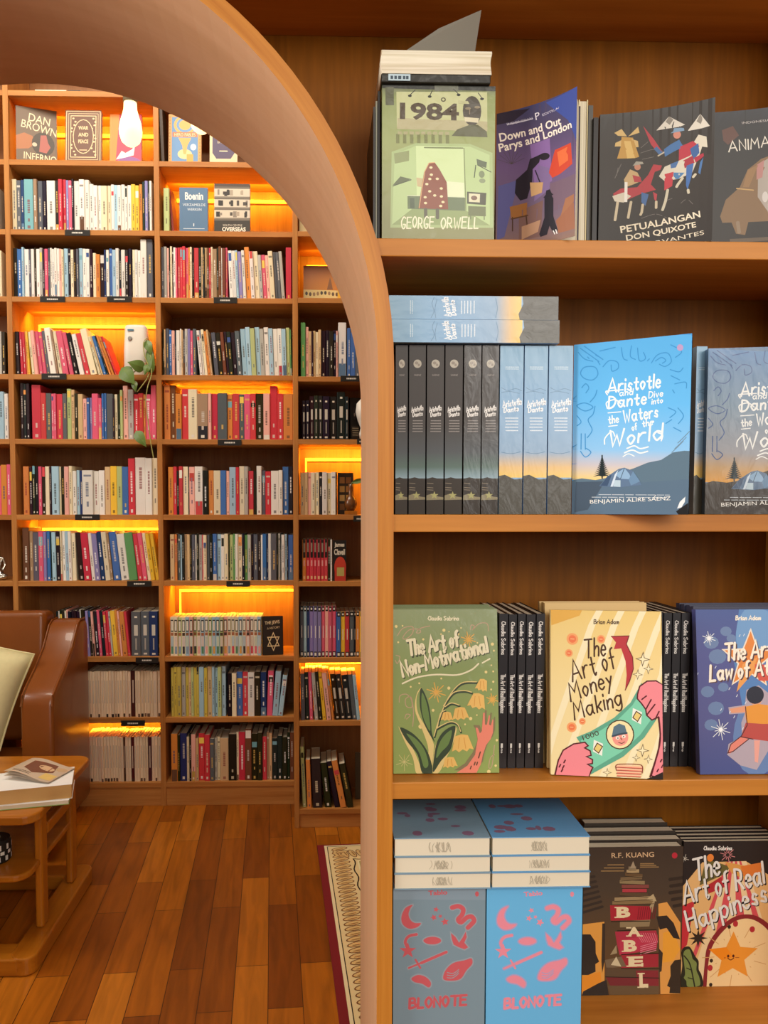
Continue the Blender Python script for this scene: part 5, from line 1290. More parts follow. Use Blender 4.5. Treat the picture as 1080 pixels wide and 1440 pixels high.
sh('R',8,425.3,430.3,1050,'u15',lean=(-2.5,-2.5)); sh('R',8,432,438,1070,'o22',lean=(-2,-2)); sh('R',8,440,453,1068,'k46',lean=(-2.5,-2.5)); sh('R',8,454,466,1072,'k40',lean=(-6,-6)); sh('R',8,470,477.5,1071,'k30',lean=(-10,-10)); sh('R',8,479,487,1068,'o26',lean=(-11,-11)); sh('R',8,489,497,1072,'k30',lean=(-11,-11))
# --- bay cut by the photo edge (E)
for i,spec,a,b,top in ((1,'k10 g12',-14,2.5,262),(2,'w10 g10 i10',-14,6,352),(3,'s12 g10 k8',-10,10.5,467),(4,'l12 l12 w8',-10,13,552),(5,'p14 o14 p10',-6,16,654)):
    plane=DM; shelf('E',i,ZR[i],a,b,top,spec,plane)

BAY={'L':'bay under the bulb','M':'middle bay','R':'narrow bay beside the arch','E':'bay at the photo edge'}
RANK={}
for bay in 'LMRE':
    for j,i in enumerate(sorted({k[1] for k in COUNT if k[0]==bay})): RANK[(bay,i)]=i+1 if bay in 'LM' else (i if bay=='R' else i)
SHELFNAME={('L',8):'upper magazine shelf',('L',9):'lower magazine shelf'}
def where(f):
    total=COUNT[(f.bay,f.shelf)]
    pos=ordinal(f.n)+' from the left' if f.n<=total//2 or total<4 else ordinal(total-f.n+1)+' from the right'
    if f.n==total and total>3: pos='last on the right'
    s=SHELFNAME.get((f.bay,f.shelf), ordinal(RANK[(f.bay,f.shelf)])+' shelf, '+BAY[f.bay])
    return pos+', '+s
THICK=lambda w:'thick ' if w>.022 else ('slim ' if w<.011 else '')
OWN=235
books=[f for f in JOBS if f.name=='book']; rest=sorted(books,key=lambda f:-f.area)[OWN:]
rest_ids={id(f) for f in rest}
restmb=MB()
for f in JOBS:
    R_=Matrix.Rotation(math.radians(f.lean),4,'Y')
    if id(f) in rest_ids:
        far_mesh(restmb,f,Matrix.Translation(f.loc)@R_); continue
    mb=MB(); far_mesh(mb,f); o=mb.build(f.name,M['print'],None,f.loc); o.rotation_euler=(0,math.radians(f.lean),0)
    kind={'magazine':'magazine','comic_volume':'comic volume'}.get(f.name,'book')
    grp={'L':'books in the bay under the bulb','M':'books in the middle bay','R':'books in the bay beside the arch','E':'books in the cut bay'}[f.bay]
    if f.name!='book': grp={'L':'magazines on the low shelves','M':'comic volumes in the lit shelf','R':'striped comic volumes'}[f.bay]
    tag(o,(THICK(f.w)+PAL[f.code][1]+' '+kind+', '+where(f)),'magazine' if kind=='magazine' else 'book',grp)
o=restmb.build('books',M['print']); tag(o,'slim spines filling in between the other books of the far shelves','books',None,'stuff')
print('FAR',len(JOBS),len(books),len(rest))

# ------------------------------------------------------------------ face-out books of the far bookcases
def far_face(pl,pr,top,zb,y,base,label,art=None,t=.02,turn=0,lean=5,d2=None,**kw):
    return face_out('book',pl,y,pr,y if d2 is None else d2,zb+E,top,t,base,lean=lean,art=art,label=label,pm=(top+700)/2,**kw)
zt_=ZR[0]; yf=DM+.03
a=Art([(0,0),(100,0),(100,140),(0,140)]); a.rect(0,0,100,140,'6d5844',1); a.poly([(0,75),(20,66),(40,72),(48,90),(30,105),(0,110)],'a8683c',2); a.ell(66,90,28,30,'3e3226',2); a.poly([(60,68),(74,66),(78,85),(84,96),(74,112),(56,110),(58,90)],'a85a50',3); a.ell(45,93,6,5,'c8b8a0',4)
a.type('DAN',30,34,82,42,20,'ead8b0',5); a.type('BROWN',12,52,98,68,20,'ead8b0',5); a.type('INFERNO',18,132,98,136,18,'ead8b0',5)
far_face(27,84,145,zt_,DM+.015,'6d5844','brown thriller with big pale capitals, face-out first on the top shelf under the bulb',a,d2=DM+.06,t=.014)
def ornate(bg,ink,oval=True,words=('WAR','AND','PEACE')):
    a=Art([(0,0),(100,0),(100,140),(0,140)]); a.rect(0,0,100,140,bg,1)
    for k,wd in ((3,2),(9,1.2),(15,2)): 
        for q in ([(k,k),(100-k,k)],[(100-k,k),(100-k,140-k)],[(100-k,140-k),(k,140-k)],[(k,140-k),(k,k)]): a.stroke(q,wd,ink,2)
    for i in range(12):
        for sx in (22,78): a.ell(sx+6*math.sin(i*1.3),22+i*8.8,3.2,2.4,ink,3,8)
    if oval:
        a.ell(50,70,29,46,ink,4); a.ell(50,70,27,44,bg,5)
        for j,w_ in enumerate(words): a.type(w_,36,52+j*18,64,52+j*18,10,ink,6,bold=.03)
        a.stroke([(40,106),(60,106)],2,ink,6)
    return a
far_face(95,145,152,zt_,yf,'6a4634','brown and gilt ornamental book with an oval panel on the top shelf',ornate('6a4634','e4c89a'))
a=Art([(0,0),(100,0),(100,140),(0,140)]); a.rect(0,0,100,140,'d0405a',1); a.poly([(0,0),(30,0),(18,140),(0,140)],'e88a3c',2); a.ell(62,140,44,24,'8e5a9a',3); a.poly([(20,124),(38,100),(50,106),(70,96),(80,84),(76,112),(50,118)],'efeae4',4); a.ell(60,40,20,26,'e87a60',2)
far_face(157,201,158,zt_,yf+.02,'d0405a','red and purple face-out book right behind the glowing bulb',a)
mz=ZR[0]
far_face(233.5,239,150,mz,yf-.02,'3c2a1c','dark turned book first on the top shelf of the middle bay',d2=yf+.05,t=.012,lean=2)
a=Art([(0,0),(100,0),(100,140),(0,140)]); a.rect(0,0,100,140,'d99a54',1); a.rect(10,8,90,132,'5f8cbc',2)
for r_ in (34,26,18): a.ell(50,30,r_,r_*.8,'e0a85c' if r_!=26 else '6a94c0',3)
a.rect(12,50,88,64,'c87850',4); a.type('HERO FABLES',18,62,82,62,9,'f0dcb0',5); a.poly([(30,66),(70,66),(58,88),(54,112),(46,112),(42,88)],'e0a85c',5); a.ell(50,112,22,14,'e8c890',4); a.ell(76,92,9,9,'d8e0e8',5); a.rect(56,112,76,134,'c8a048',6)
for i in range(15): a.ell(4,8+i*9,1.6,1.6,'8a5a28',3,6); a.ell(96,8+i*9,1.6,1.6,'8a5a28',3,6)
far_face(239,284.5,158,mz,yf,'d99a54','orange and blue ornamental book beside the half-hidden bulb',a)
shelf('M',0,mz,285.5,295,183,'n16 z12',DM+.05,jit=.5)
a=Art([(0,0),(100,0),(100,140),(0,140)]); a.rect(0,0,100,140,'d9c6a0',1); a.poly([(16,20),(84,20),(90,30),(90,104),(76,122),(24,122),(10,104),(10,30)],'4a3a5c',2); a.type('THE',42,48,58,48,8,'e8d8b0',3); a.type('WONDERFUL',24,62,76,62,9,'e8d8b0',3); a.type('OF READING',28,74,72,74,9,'e8d8b0',3); a.stroke([(36,98),(64,98)],3,'e8d8b0',3)
far_face(296.5,335,166,mz,yf,'d9c6a0','plum book in a cream octagonal frame, top shelf of the middle bay',a)
m1=ZR[1]
far_face(246.5,252.5,266,m1,yf,'8a3434','maroon book standing turned beside the blue face-out book',t=.008,d2=yf+.06)
a=Art([(0,0),(100,0),(100,155),(0,155)]); a.rect(0,0,100,155,'587a9c',1); a.type('Boenin',20,42,84,42,26,'f2f0e8',3,bold=.03); a.type('VERZAMELDE',12,64,92,64,9,'d8e2ea',3); a.type('WERKEN',28,80,78,80,9,'d8e2ea',3); a.type('I',49,134,52,134,10,'e8eef2',3); a.stroke([(14,142),(88,142)],1.5,'d8e2ea',3)
far_face(254,293.5,263,m1,yf-.01,'587a9c','blue face-out book with white serif lettering on the lit second shelf',a,lean=2)
a=Art([(0,0),(100,0),(100,140),(0,140)]); a.rect(0,0,100,140,'6a6258',1); a.rect(0,0,100,8,'4a3a32',2); a.rect(0,104,100,140,'3a3631',2)
for r0 in (14,44,74):
    a.rect(0,r0,100,r0+22,'cfc6b4',2); a.stroke([(0,r0+24),(100,r0+25)],2,'8a8274',3)
    for i in range(9): x=random.uniform(2,88); a.rect(x,r0+random.uniform(2,8),x+random.uniform(5,11),r0+random.uniform(14,21),random.choice(['4a443e','8a8074','2e2a28','a89c8a']),3)
a.type('SOUTH CENTRE',24,120,78,120,6,'d8cfbe',4); a.type('OVERSEAS',22,134,88,134,12,'f0e8d8',4,bold=.03)
far_face(302.5,352.5,257,m1,yf,'6a6258','grey face-out book with three bands of small photographs on the lit second shelf',a,lean=3)
a=Art([(0,0),(100,0),(100,140),(0,140)]); a.rect(0,0,100,140,'2b2420',1); a.type('THE JEWS',12,34,84,30,16,'e0d0a8',3,bold=.02); a.type('A HISTORY',22,48,84,44,8,'e0d0a8',3)
for rot in (-math.pi/2,math.pi/2):
    q=[(52+32*math.cos(rot+2*math.pi*i/3),92+32*math.sin(rot+2*math.pi*i/3)) for i in range(4)]; a.stroke(q,3.5,'e6d4a4',4 if rot<0 else 5)
b=far_face(369,398,868,ZR[7],DM+.012,'2b2420','black face-out book with a pale six-pointed star, leaning on the comic volumes',a,lean=4,t=.018,d2=DM+.03)
shelf('M',7,ZR[7],367.3,369,868,'i6',DM+.02,jit=0)
# narrow bay
r1=ZRR[1]
a=Art([(0,0),(100,0),(100,90),(0,90)]); a.grad([((0,0),(100,0),'8a4a0c'),((0,40),(100,40),'b0690f'),((0,90),(100,90),'c07a1c')],1); a.poly([(0,62),(100,64),(100,88),(0,84)],'cdb678',2)
for i in range(9): a.ell(8+i*10,72+2*math.sin(i),3.4,5,random.choice(['5a4028','3a2c20','8a6a44']),3)
a.poly([(62,62),(68,38),(70,30),(73,38),(78,62)],'7a4a1c',3)
far_face(427,480,371,r1,DR+.05,'c07a28','amber picture book of a crowd before a spire, leaning under the arch curve',a,lean=12,t=.012)
far_face(475,486,392,r1,DR+.02,'e8b23c','small yellow book beside the amber picture book',lean=3,t=.02)
far_face(421.5,438,302,ZRR[0],DR+.03,'dcc99a','cream book on the shelf cut off by the arch curve',lean=2,t=.02)
a=Art([(0,0),(100,0),(100,150),(0,150)]); a.rect(0,0,100,150,'1e1a18',1); a.ell(40,55,16,22,'3a3230',2); a.ell(40,60,6,6,'a89888',3); a.rect(10,100,80,140,'3a342e',2); a.lines(14,76,[108,116,124,132],'b8a888',3,3)
far_face(493,508,559,ZRR[3],DR+.05,'1e1a18','black face-out book beside the black titled spines, near the jamb',a,lean=3,t=.02,d2=DR+.06)
a=Art([(0,0),(100,0),(100,150),(0,150)]); a.rect(0,0,100,150,'3c2a18',1)
for i in range(4):
    for j in range(2): a.rect(12+j*40,16+i*32,44+j*40,38+i*32,random.choice(['c89a50','8a5a2c','a8743c','d8b068']),2)
far_face(475,497,665,ZRR[4],DR+.06,'3c2a18','dark brown book with gold squares behind the clay vase',a,lean=2,t=.02)
a=Art([(0,0),(100,0),(100,150),(0,150)]); a.rect(0,0,100,150,'1f1a18',1); a.type('James',12,28,86,28,20,'e8e0d0',3,bold=.03); a.type('Clavell',10,54,90,54,22,'e8e0d0',3,bold=.03); a.ell(55,100,44,40,'c8402c',2); a.rect(14,96,96,150,'c03c2c',3); a.rect(30,100,84,132,'b8a860',4)
far_face(468,487,760,ZRR[5],DR+.014,'1f1a18','black and red face-out book ending the row of red spines',a,lean=1,t=.018)
far_face(500,512,1062,ZRR[8],DR+.10,'4a3c2c','dark picture book leaning at the end of the lowest shelf by the jamb',lean=8,t=.015)
# ------------------------------------------------------------------ shelf tags clipped on the board edges
def shelf_tag(px, py, w_px, plane, label):
    c=at(px,py,plane-.002); w=w_px*plane/FPX; h=8.2*plane/FPX
    r=empty('shelf_tag',(c.x,plane-.0006,c.z),label,'sign','black shelf tags')
    mb=MB(); mb.box((-w/2,-.0035,-h/2),(w/2,-.0008,h/2)); plate=mb.build('plate',M['black'],r,bevel=.0008)
    a=Art([(0,0),(100,0),(100,24),(0,24)]); x=28
    while x<70: e=x+random.uniform(3,8); a.rect(x,9,min(e,72),15,'d8d4cc',1); x=e+1.6
    mb=MB(); a.lay_on(mb,lambda u,v,l:Vector((-w/2+u*w,-.0036-l*LAY,-h/2+v*h))); mb.build('lettering',M['print'],plate)
for px,py,w,pl,lb in ((109,327.5,34,DM,'black shelf tag under the white-spined row, bay under the bulb'),(74,421,34,DM,'black shelf tag under the second row of books, first of two'),(168,421,34,DM,'black shelf tag under the second row of books, second of two'),
    (76,529.5,34,DM,'black shelf tag under the leaning books'),(317,422.5,32,DM,'black shelf tag on the middle bay under the pink-spined row'),(323,622.5,33,DM,'black shelf tag on the middle bay under the orange and red row'),
    (123,727.5,34,DM,'black shelf tag above the lit shelf of leaning books'),(196,821,34,DM,'black shelf tag below the green leaning book'),(207,928.5,32,DM,'black shelf tag below the three dark blue volumes'),
    (187,1017,34,DM,'black shelf tag between the two magazine rows'),(335,821,33,DM,'black shelf tag on the middle bay above the comic volumes'),(494,532.5,30,DR,'black shelf tag on the narrow bay under the blue books'),
    (508,621,12,DR,'black shelf tag on the narrow bay under the black books'),(505,729.5,16,DR,'black shelf tag on the narrow bay under the clay vase')):
    shelf_tag(px,py,w,pl,lb)

# ------------------------------------------------------------------ books on the top board
for i,(p0,p1,c,lb) in enumerate(((48,92,'e0d6c0','pale book lying on the top board under the arch crown'),(94,112,'26221f','small black book lying at the end of the top board pair'))):
    a=at(p0,125,DM+.02); b=at(p1,125,DM+.02); r=book('book',.15,b.x-a.x,.018,c,label=lb)
    r.rotation_euler=(0,math.pi/2,math.pi/2); r.matrix_world=Matrix.Translation((a.x,DM+.03,ZTOP+.0005))@Matrix(((0,0,1),(1,0,0),(0,1,0))).to_4x4()

# ------------------------------------------------------------------ hanging bulbs
def bulb(px, ybot, d, label, s=1.0):
    b=at(px,ybot,d); k=d/FPX
    r=empty('pendant_bulb',(b.x,d,b.z),label,'lamp')
    h=57*k*s; w=15.5*k*s
    prof=[(0,0),(w*.45,h*.015),(w*.8,h*.10),(w*.98,h*.25),(w,h*.36),(w*.92,h*.52),(w*.72,h*.70),(w*.58,h*.84),(w*.55,h*1.0)]
    mb=MB(); lathe(mb,prof,24); gb=mb.build('glass_bulb',M['bulb'],r,weld=True,smooth=True)
    mb=MB(); lathe(mb,[(w*.58,h*.99),(w*.62,h*1.0),(w*.62,h*1.12),(w*.5,h*1.17),(w*.2,h*1.2),(0,h*1.2)],20); sc_=mb.build('socket',M['brass'],r); gb.parent=sc_
    mb=MB(); tube(mb,[(0,0,h*1.19),(0,0,CEIL-b.z)],.003,8); mb.build('cord',M['cord'],r)
bulb(184,205,2.45,'glowing pear-shaped bulb hanging in front of the red and purple book')
bulb(283,187,2.45,'glowing bulb mostly hidden behind the arch curve')

# ------------------------------------------------------------------ white dispenser and the trailing pothos
zc=ZR[3]
c=at(193,527,DM+.04)
r=empty('air_freshener',(at(192.5,500,DM+.05).x,DM+.05,zc+.0004),'white upright dispenser standing beside the leaning books','dispenser')
H_=at(193,458.5,DM+.05).z-zc; Wd=33*(DM+.05)/FPX
mb=MB(); n=28
def ring(z,s):
    o=[]
    for k in range(n):
        a=2*math.pi*k/n; e=4
        ca,sa=math.cos(a),math.sin(a); q=(abs(ca)**e+abs(sa)**e)**(-1/e)
        o.append(Vector((Wd/2*s*q*ca,.035*s*q*sa,z)))
    return o
rs=[ring(0,.93),ring(.004,1.0),ring(H_*.5,1.0),ring(H_*.95,.9),ring(H_*.99,.82),ring(H_,.6)]
for A,B in zip(rs,rs[1:]):
    for k in range(n): mb.face([A[k],A[(k+1)%n],B[(k+1)%n],B[k]],smooth=True)
mb.face(rs[-1]); mb.face(rs[0][::-1]); hs_=mb.build('housing',M['white'],r,weld=True)
mb=MB(); lathe(mb,[(0,.003),(.007,.003),(.009,0),(.009,-.002)],16)
o=mb.build('spray_nozzle',mat_plain('grey_nozzle','9a9a98',.4),hs_,loc=(-.02,-.0365,H_*.72)); o.rotation_euler=(math.pi/2,0,0)
mb=MB(); mb.box((-.030,-.0362,H_*.87),(-.004,-.0335,H_*.90),lin('5a8aa8')); mb.build('badge',M['print'],hs_)
pl=empty('pothos',(at(206,525,DM-.02).x,DM-.02,zc),'trailing pothos with bright leaves hanging over the shelf edge by the dispenser','plant')
def L_(px,py,y): return at(px,py,y)-Vector(pl.location)
pot=MB(); pc=L_(217,526,DM+.15); lathe(pot,[(0,.0),(.022,0),(.026,.03),(.03,.06),(.027,.06),(.024,.045),(0,.045)],20,(pc.x,.170,.0005)); pot.build('pot',M['vase'],pl)
def stem(pts,r=.0022):
    mb=MB(); tube(mb,[L_(*p) for p in pts],r,6); mb.build('stem',M['stem'],pl)
def curve3(pts,k=6):
    out=[]; q=[pts[0]]+pts+[pts[-1]]
    for i in range(1,len(q)-2):
        for t in range(k):
            t=t/k; a,b,c,d=q[i-1],q[i],q[i+1],q[i+2]
            out.append(tuple(.5*((2*b[j])+(-a[j]+c[j])*t+(2*a[j]-5*b[j]+4*c[j]-d[j])*t*t+(-a[j]+3*b[j]-3*c[j]+d[j])*t**3) for j in range(3)))
    return out+[pts[-1]]
stem(curve3([(217,513,DM+.15),(213,496,DM+.03),(208,477,DM-.015),(202,482,DM-.03),(203,498,DM-.03),(209,516,DM-.03),(208,530,DM-.035),(200,542,DM-.035),(193,551,DM-.03)]))
stem(curve3([(218,513,DM+.15),(216,500,DM+.02),(213,486,DM-.02),(212,505,DM-.03),(213,527,DM-.035),(208,543,DM-.035),(205,565,DM-.03),(208,590,DM-.03),(212,622,DM-.03),(216,644,DM-.03)]))
stem(curve3([(217,513,DM+.15),(214,505,DM+.01),(198,515,DM-.03),(188,524,DM-.035)]))
def leaf(base,tip,wd,fold=.004):
    B=L_(*base); T=L_(*tip); ax=T-B; ln=ax.length; ax.normalize(); sd=Vector((0,-1,0)).cross(ax).normalized(); nn=ax.cross(sd)
    mb=MB(); N=10; sh=[0,.62,.92,1,.97,.88,.74,.56,.36,.16,0]; w=wd*(DM)/FPX/2
    up=[]; 
    for i in range(N+1):
        t=i/N; m=B+ax*ln*t+nn*(.008*math.sin(t*math.pi)); up.append((m-sd*w*sh[i]-nn*fold*sh[i],m,m+sd*w*sh[i]-nn*fold*sh[i]))
    th=nn*.0006
    for i in range(N):
        for a,b in ((0,1),(1,2)):
            q=[up[i][a],up[i][b],up[i+1][b],up[i+1][a]]
            mb.face(q,smooth=True); mb.face([p-th for p in q][::-1],smooth=True)
    mb.build('leaf',M['leaf'],pl)
leaf((204,518,DM-.03),(179,509,DM-.05),17); leaf((171,517,DM-.03),(190,541,DM-.05),22); leaf((209,490,DM-.02),(215,524,DM-.03),11); leaf((206,478,DM-.02),(213,500,DM-.03),12)
leaf((212,525,DM-.03),(216,498,DM-.03),9); leaf((188,535,DM-.03),(191,552,DM-.04),9); leaf((191,606,DM-.03),(206,629,DM-.04),15); leaf((209,512,DM-.03),(203,528,DM-.04),10)

# ------------------------------------------------------------------ silver figure, vase, white vessel
p=at(1,814,DM+.07)
r=empty('figurine',(at(-3,800,DM+.07).x,DM+.07,ZR[6]+.0004),'silver cross-legged seated figure on the shelf cut by the photo edge','figurine')
k=(DM+.07)/FPX
def skin_fig():
    V=[((0,0,.020),.017),((0,0,.045),.017),((0,0,.075),.019),((0,0,.095),.010),((0,-.002,.115),.015),((0,-.002,.128),.010),
       ((.022,0,.088),.008),((.034,-.006,.062),.0065),((.030,-.026,.040),.006),((-.022,0,.088),.008),((-.034,-.006,.062),.0065),((-.030,-.026,.040),.006),
       ((.022,-.012,.018),.012),((.048,-.024,.014),.010),((.020,-.044,.011),.008),((-.008,-.046,.009),.006),((-.022,-.012,.018),.012),((-.048,-.024,.014),.010),((-.020,-.044,.013),.008),((.008,-.050,.011),.006)]
    E=[(0,1),(1,2),(2,3),(3,4),(4,5),(2,6),(6,7),(7,8),(2,9),(9,10),(10,11),(0,12),(12,13),(13,14),(14,15),(0,16),(16,17),(17,18),(18,19)]
    me=bpy.data.meshes.new('figure'); me.from_pydata([Vector(v)*1.05 for v,_ in V],E,[])
    o=bpy.data.objects.new('body',me); COL.objects.link(o); o.parent=r
    m=o.modifiers.new('skin','SKIN'); sv=me.skin_vertices.new() if not me.skin_vertices else me.skin_vertices[0]
    for d,(_,q) in zip(me.skin_vertices[0].data,V): d.radius=(q,q)
    me.skin_vertices[0].data[0].use_root=True
    s=o.modifiers.new('sub','SUBSURF'); s.levels=2; s.render_levels=2
    me.materials.append(M['silver']); m.use_smooth_shade=True
skin_fig()
zv=ZRR[4]; yv=DR+.025
r=empty('vase',(at(493,715,yv).x,yv,zv+.0003),'small round brown vase on a wooden block holding a single leaf','vase')
k=yv/FPX
mb=MB(); mb.box((-.024,-.022,0),(.026,.022,.015)); mb.build('stand',M['tablez'],r,bevel=.001)
mb=MB(); lathe(mb,[(0,.0155),(5*k,.0155),(8.5*k,.0155+5*k),(9.2*k,.0155+10*k),(7*k,.0155+17*k),(3.2*k,.0155+21*k),(2.6*k,.0155+32*k),(3.4*k,.0155+37*k),(2.4*k,.0155+37*k),(1.8*k,.0155+30*k)],24); mb.build('body',M['vase'],r,weld=True,smooth=True)
pl=r
zt2=.0155+35*k
mb=MB(); tube(mb,[(0,0,zt2-.02),(.004,0,zt2+.012),(.014,0,zt2+.022)],.0012,6); mb.build('stem',M['stem'],r)
def lf(B,T,w):
    B,T=Vector(B),Vector(T); ax=(T-B); ln=ax.length; ax.normalize(); sd=Vector((0,-1,0)).cross(ax).normalized()
    mb=MB(); sh=[0,.7,1,.95,.75,.45,0]
    for i in range(6):
        for s,t in ((-1,0),(0,1)):
            q=[B+ax*ln*i/6+sd*w*sh[i]*s+Vector((0,-.004*abs(s)*sh[i],0)),B+ax*ln*i/6+sd*w*sh[i]*t+Vector((0,-.004*abs(t)*sh[i],0)),B+ax*ln*(i+1)/6+sd*w*sh[i+1]*t+Vector((0,-.004*abs(t)*sh[i+1],0)),B+ax*ln*(i+1)/6+sd*w*sh[i+1]*s+Vector((0,-.004*abs(s)*sh[i+1],0))]
            mb.face(q,smooth=True); mb.face([p+Vector((0,.0006,0)) for p in q][::-1],smooth=True)
    mb.build('leaf',M['leaf'],r)
lf((.004,0,zt2+.012),(.062,-.01,zt2+.026),.010)
zv=ZRR[3]; yv=DR+.02
r=empty('jar',(at(512,600,yv).x,yv,zv+.0003),'round white jar half hidden by the arch jamb beside the black books','jar')
k=yv/FPX
mb=MB(); lathe(mb,[(0,0),(6*k,0),(7*k,8*k),(5*k,16*k),(9*k,26*k),(12*k,38*k),(10.5*k,50*k),(5*k,56*k),(0,57*k)],24); mb.build('body',M['white'],r,weld=True,smooth=True)

# ------------------------------------------------------------------ leather sofa
sx=-.965        # outer face of its right arm
sofa=empty('sofa',(sx-.75,2.95,0),'tan leather sofa with sloping arms in front of the bookcase','sofa')
def sk(o): return kid(o,sofa)
def arm(x0,x1,name='arm'):
    prof=[(2.75,.10),(2.75,.585),(2.765,.622),(2.80,.645),(2.90,.70),(2.98,.755),(3.02,.80),(3.05,.835),(3.085,.850),(3.15,.850),(3.175,.83),(3.185,.79),(3.185,.10)]
    mb=MB(); n=len(prof)
    L=[(x0,y,z) for y,z in prof]; R=[(x1,y,z) for y,z in prof]
    for i in range(n): j=(i+1)%n; mb.face([L[i],L[j],R[j],R[i]])
    mb.face(L[::-1]); mb.face(R)
    o=sk(mb.build(name,M['leather'],None,bevel=.016,seg=4,smooth=True))
    for x in (x0+.004,x1-.004):          # stitched seams along the edges
        mb=MB(); tube(mb,[(x,y-(.002 if z<.8 else 0),z) for y,z in prof[1:10]],.0035,6)
        mb.build('piping',M['leather'],o)
arm(sx-.118,sx); arm(sx-1.62,sx-1.50)
def soft(name,a,b,bev,parentfn=sk,mat='leather',rot=None):
    c=[(p+q)/2 for p,q in zip(a,b)]
    mb=MB(); mb.box([p-k for p,k in zip(a,c)],[q-k for q,k in zip(b,c)])
    o=mb.build(name,M[mat],None,c,bevel=bev,seg=5,smooth=True)
    if rot: o.rotation_euler=rot
    return parentfn(o)
soft('seat_base',(sx-1.50,2.79,.10),(sx-.118,3.16,.30),.02)
for i in range(2):
    x0=sx-1.497+i*.69
    soft('seat_cushion',(x0,2.72,.302),(x0+.685,2.98,.375),.04)
for i in range(2):
    x0=sx-1.497+i*.69
    soft('back_cushion',(x0,3.015,.38),(x0+.683,3.135,.888),.025,rot=(math.radians(-5),0,0))
for x in (sx-.07,sx-1.55):
    for y in (2.80,3.13):
        mb=MB(); mb.box((x-.02,y-.02,0),(x+.02,y+.02,.102)); sk(mb.build('leg',M['tablez'],None,bevel=.003))
# cushion
pc=at(-22,972,2.80)
cu=empty('cushion',(-1.318,2.85,.615),'cream cotton cushion leaning in the corner of the leather sofa','cushion',rot=(math.radians(-18),math.radians(14),math.radians(-4)))
mb=MB(); N=14; Wc=.39
def cp(i,j,s):
    u,v=i/N*2-1,j/N*2-1; ed=(1-u**4)*(1-v**4)
    pinch=1-.05*(1-abs(u))*0-.045*(1-(u*u*v*v))
    wr=.004*math.sin(9*u+4*v)*ed
    return Vector((u*Wc/2*(1-.06*(1-abs(v))**0*(v*v<.9)*0-.05*(1-v*v)),s*(.062*ed**.6+wr*(s<0)),v*Wc/2*(1-.05*(1-u*u))))
for i in range(N):
    for j in range(N):
        for s in (-1,1):
            q=[cp(i,j,s),cp(i+1,j,s),cp(i+1,j+1,s),cp(i,j+1,s)]
            mb.face(q if s<0 else q[::-1],smooth=True)
cv=mb.build('cover',M['cushion'],cu,weld=True,smooth=True)
mb=MB(); ring_=[cp(i,0,1) for i in range(N+1)]+[cp(N,j,1) for j in range(1,N+1)]+[cp(i,N,1) for i in range(N-1,-1,-1)]+[cp(0,j,1) for j in range(N-1,-1,-1)]
tube(mb,ring_,.004,6); mb.build('piping',M['cushion'],cv)

# ------------------------------------------------------------------ low wooden table with sled base
X1=-.800; TY0,TY1=2.10,2.63; TZ=.445
tb=empty('coffee_table',(-1.3,2.36,0),'low wooden coffee table with rounded corners, a middle shelf and sled base','table')
def tk(o): return kid(o,tb)
def slab(name,x0,x1,y0,y1,z0,z1,r,mat='table',bev=.006):
    mb=MB(); P=[]
    for cx,cy,a0 in ((x1-r,y1-r,0),(x0+r,y1-r,90),(x0+r,y0+r,180),(x1-r,y0+r,270)):
        for k in range(7): a=math.radians(a0+15*k); P.append((cx+r*math.cos(a),cy+r*math.sin(a)))
    cx,cy,cz=(x0+x1)/2,(y0+y1)/2,(z0+z1)/2
    T=[(x-cx,y-cy,z1-cz) for x,y in P]; B=[(x-cx,y-cy,z0-cz) for x,y in P]; n=len(P)
    mb.face(T); mb.face(B[::-1])
    for i in range(n): mb.face([B[i],B[(i+1)%n],T[(i+1)%n],T[i]])
    return tk(mb.build(name,M[mat],None,(cx,cy,cz),bevel=bev,seg=3))
slab('tabletop',-1.85,X1+.010,TY0,TY1,TZ-.026,TZ,.05)
slab('middle_shelf',-1.80,X1-.030,TY0+.03,TY1-.03,.242,.262,.05)
for x0,x1 in ((X1-.070,X1+.005),(-1.85,-1.775)):
    slab('runner',x0,x1,TY0-.02,TY1+.02,.0004,.052,.035,'tabley')
slab('front_rail',-1.77,X1-.036,TY0-.0195,TY0+.065,.0008,.050,.01)
slab('back_rail',-1.77,X1-.036,TY1-.065,TY1+.0195,.0008,.050,.01)
for x in (X1-.036,-1.812):
    for y in (TY0+.16,TY1-.10):
        mb=MB(); mb.box((-.012,-.024,0),(.012,.024,TZ-.026-.051)); tk(mb.build('leg',M['tablez'],None,(x,y,.0515),bevel=.008,seg=3))
    mb=MB(); mb.box((-.010,TY0+.186-2.36,-.018),(.014,TY1-.126-2.36,.018)); tk(mb.build('crossbar',M['tabley'],None,(x,2.36,.335),bevel=.006,seg=3))
# book and magazine on the table
p=atz(92,1130,TZ+.02)
r0=empty('book',(p.x-.004,TY0+.085,TZ+.0006),'thin white book at the bottom of the pair on the low table','book',rot=(0,0,math.radians(13)))
mb=MB(); mb.box((-.32,0,0),(0,.16,.0015),lin('8fae5c')); mb.box((-.32,0,.012),(0,.16,.0135),lin('eeebe6')); mb.build('cover',M['print'],r0,bevel=.0005)
mb=MB(); mb.box((-.317,.002,.0016),(-.002,.157,.0119)); mb.build('page_block',M['pages'],r0)
r=empty('book',(p.x+.002,TY0+.095,TZ+.0147),'thick white book with a tan fore edge lying on the thin white book','book',rot=(0,0,math.radians(15)))
mb=MB(); mb.box((-.27,0,0),(0,.155,.0012),lin('eeebe6')); mb.box((-.27,0,.0408),(0,.155,.042),lin('f0eeea')); mb.build('cover',M['print'],r,bevel=.0004)
mb=MB(); mb.box((-.215,.001,.0013),(-.002,.152,.0407)); mb.build('page_block',mat_pages('tan_page_edges','d8b070','b08448',900),r)
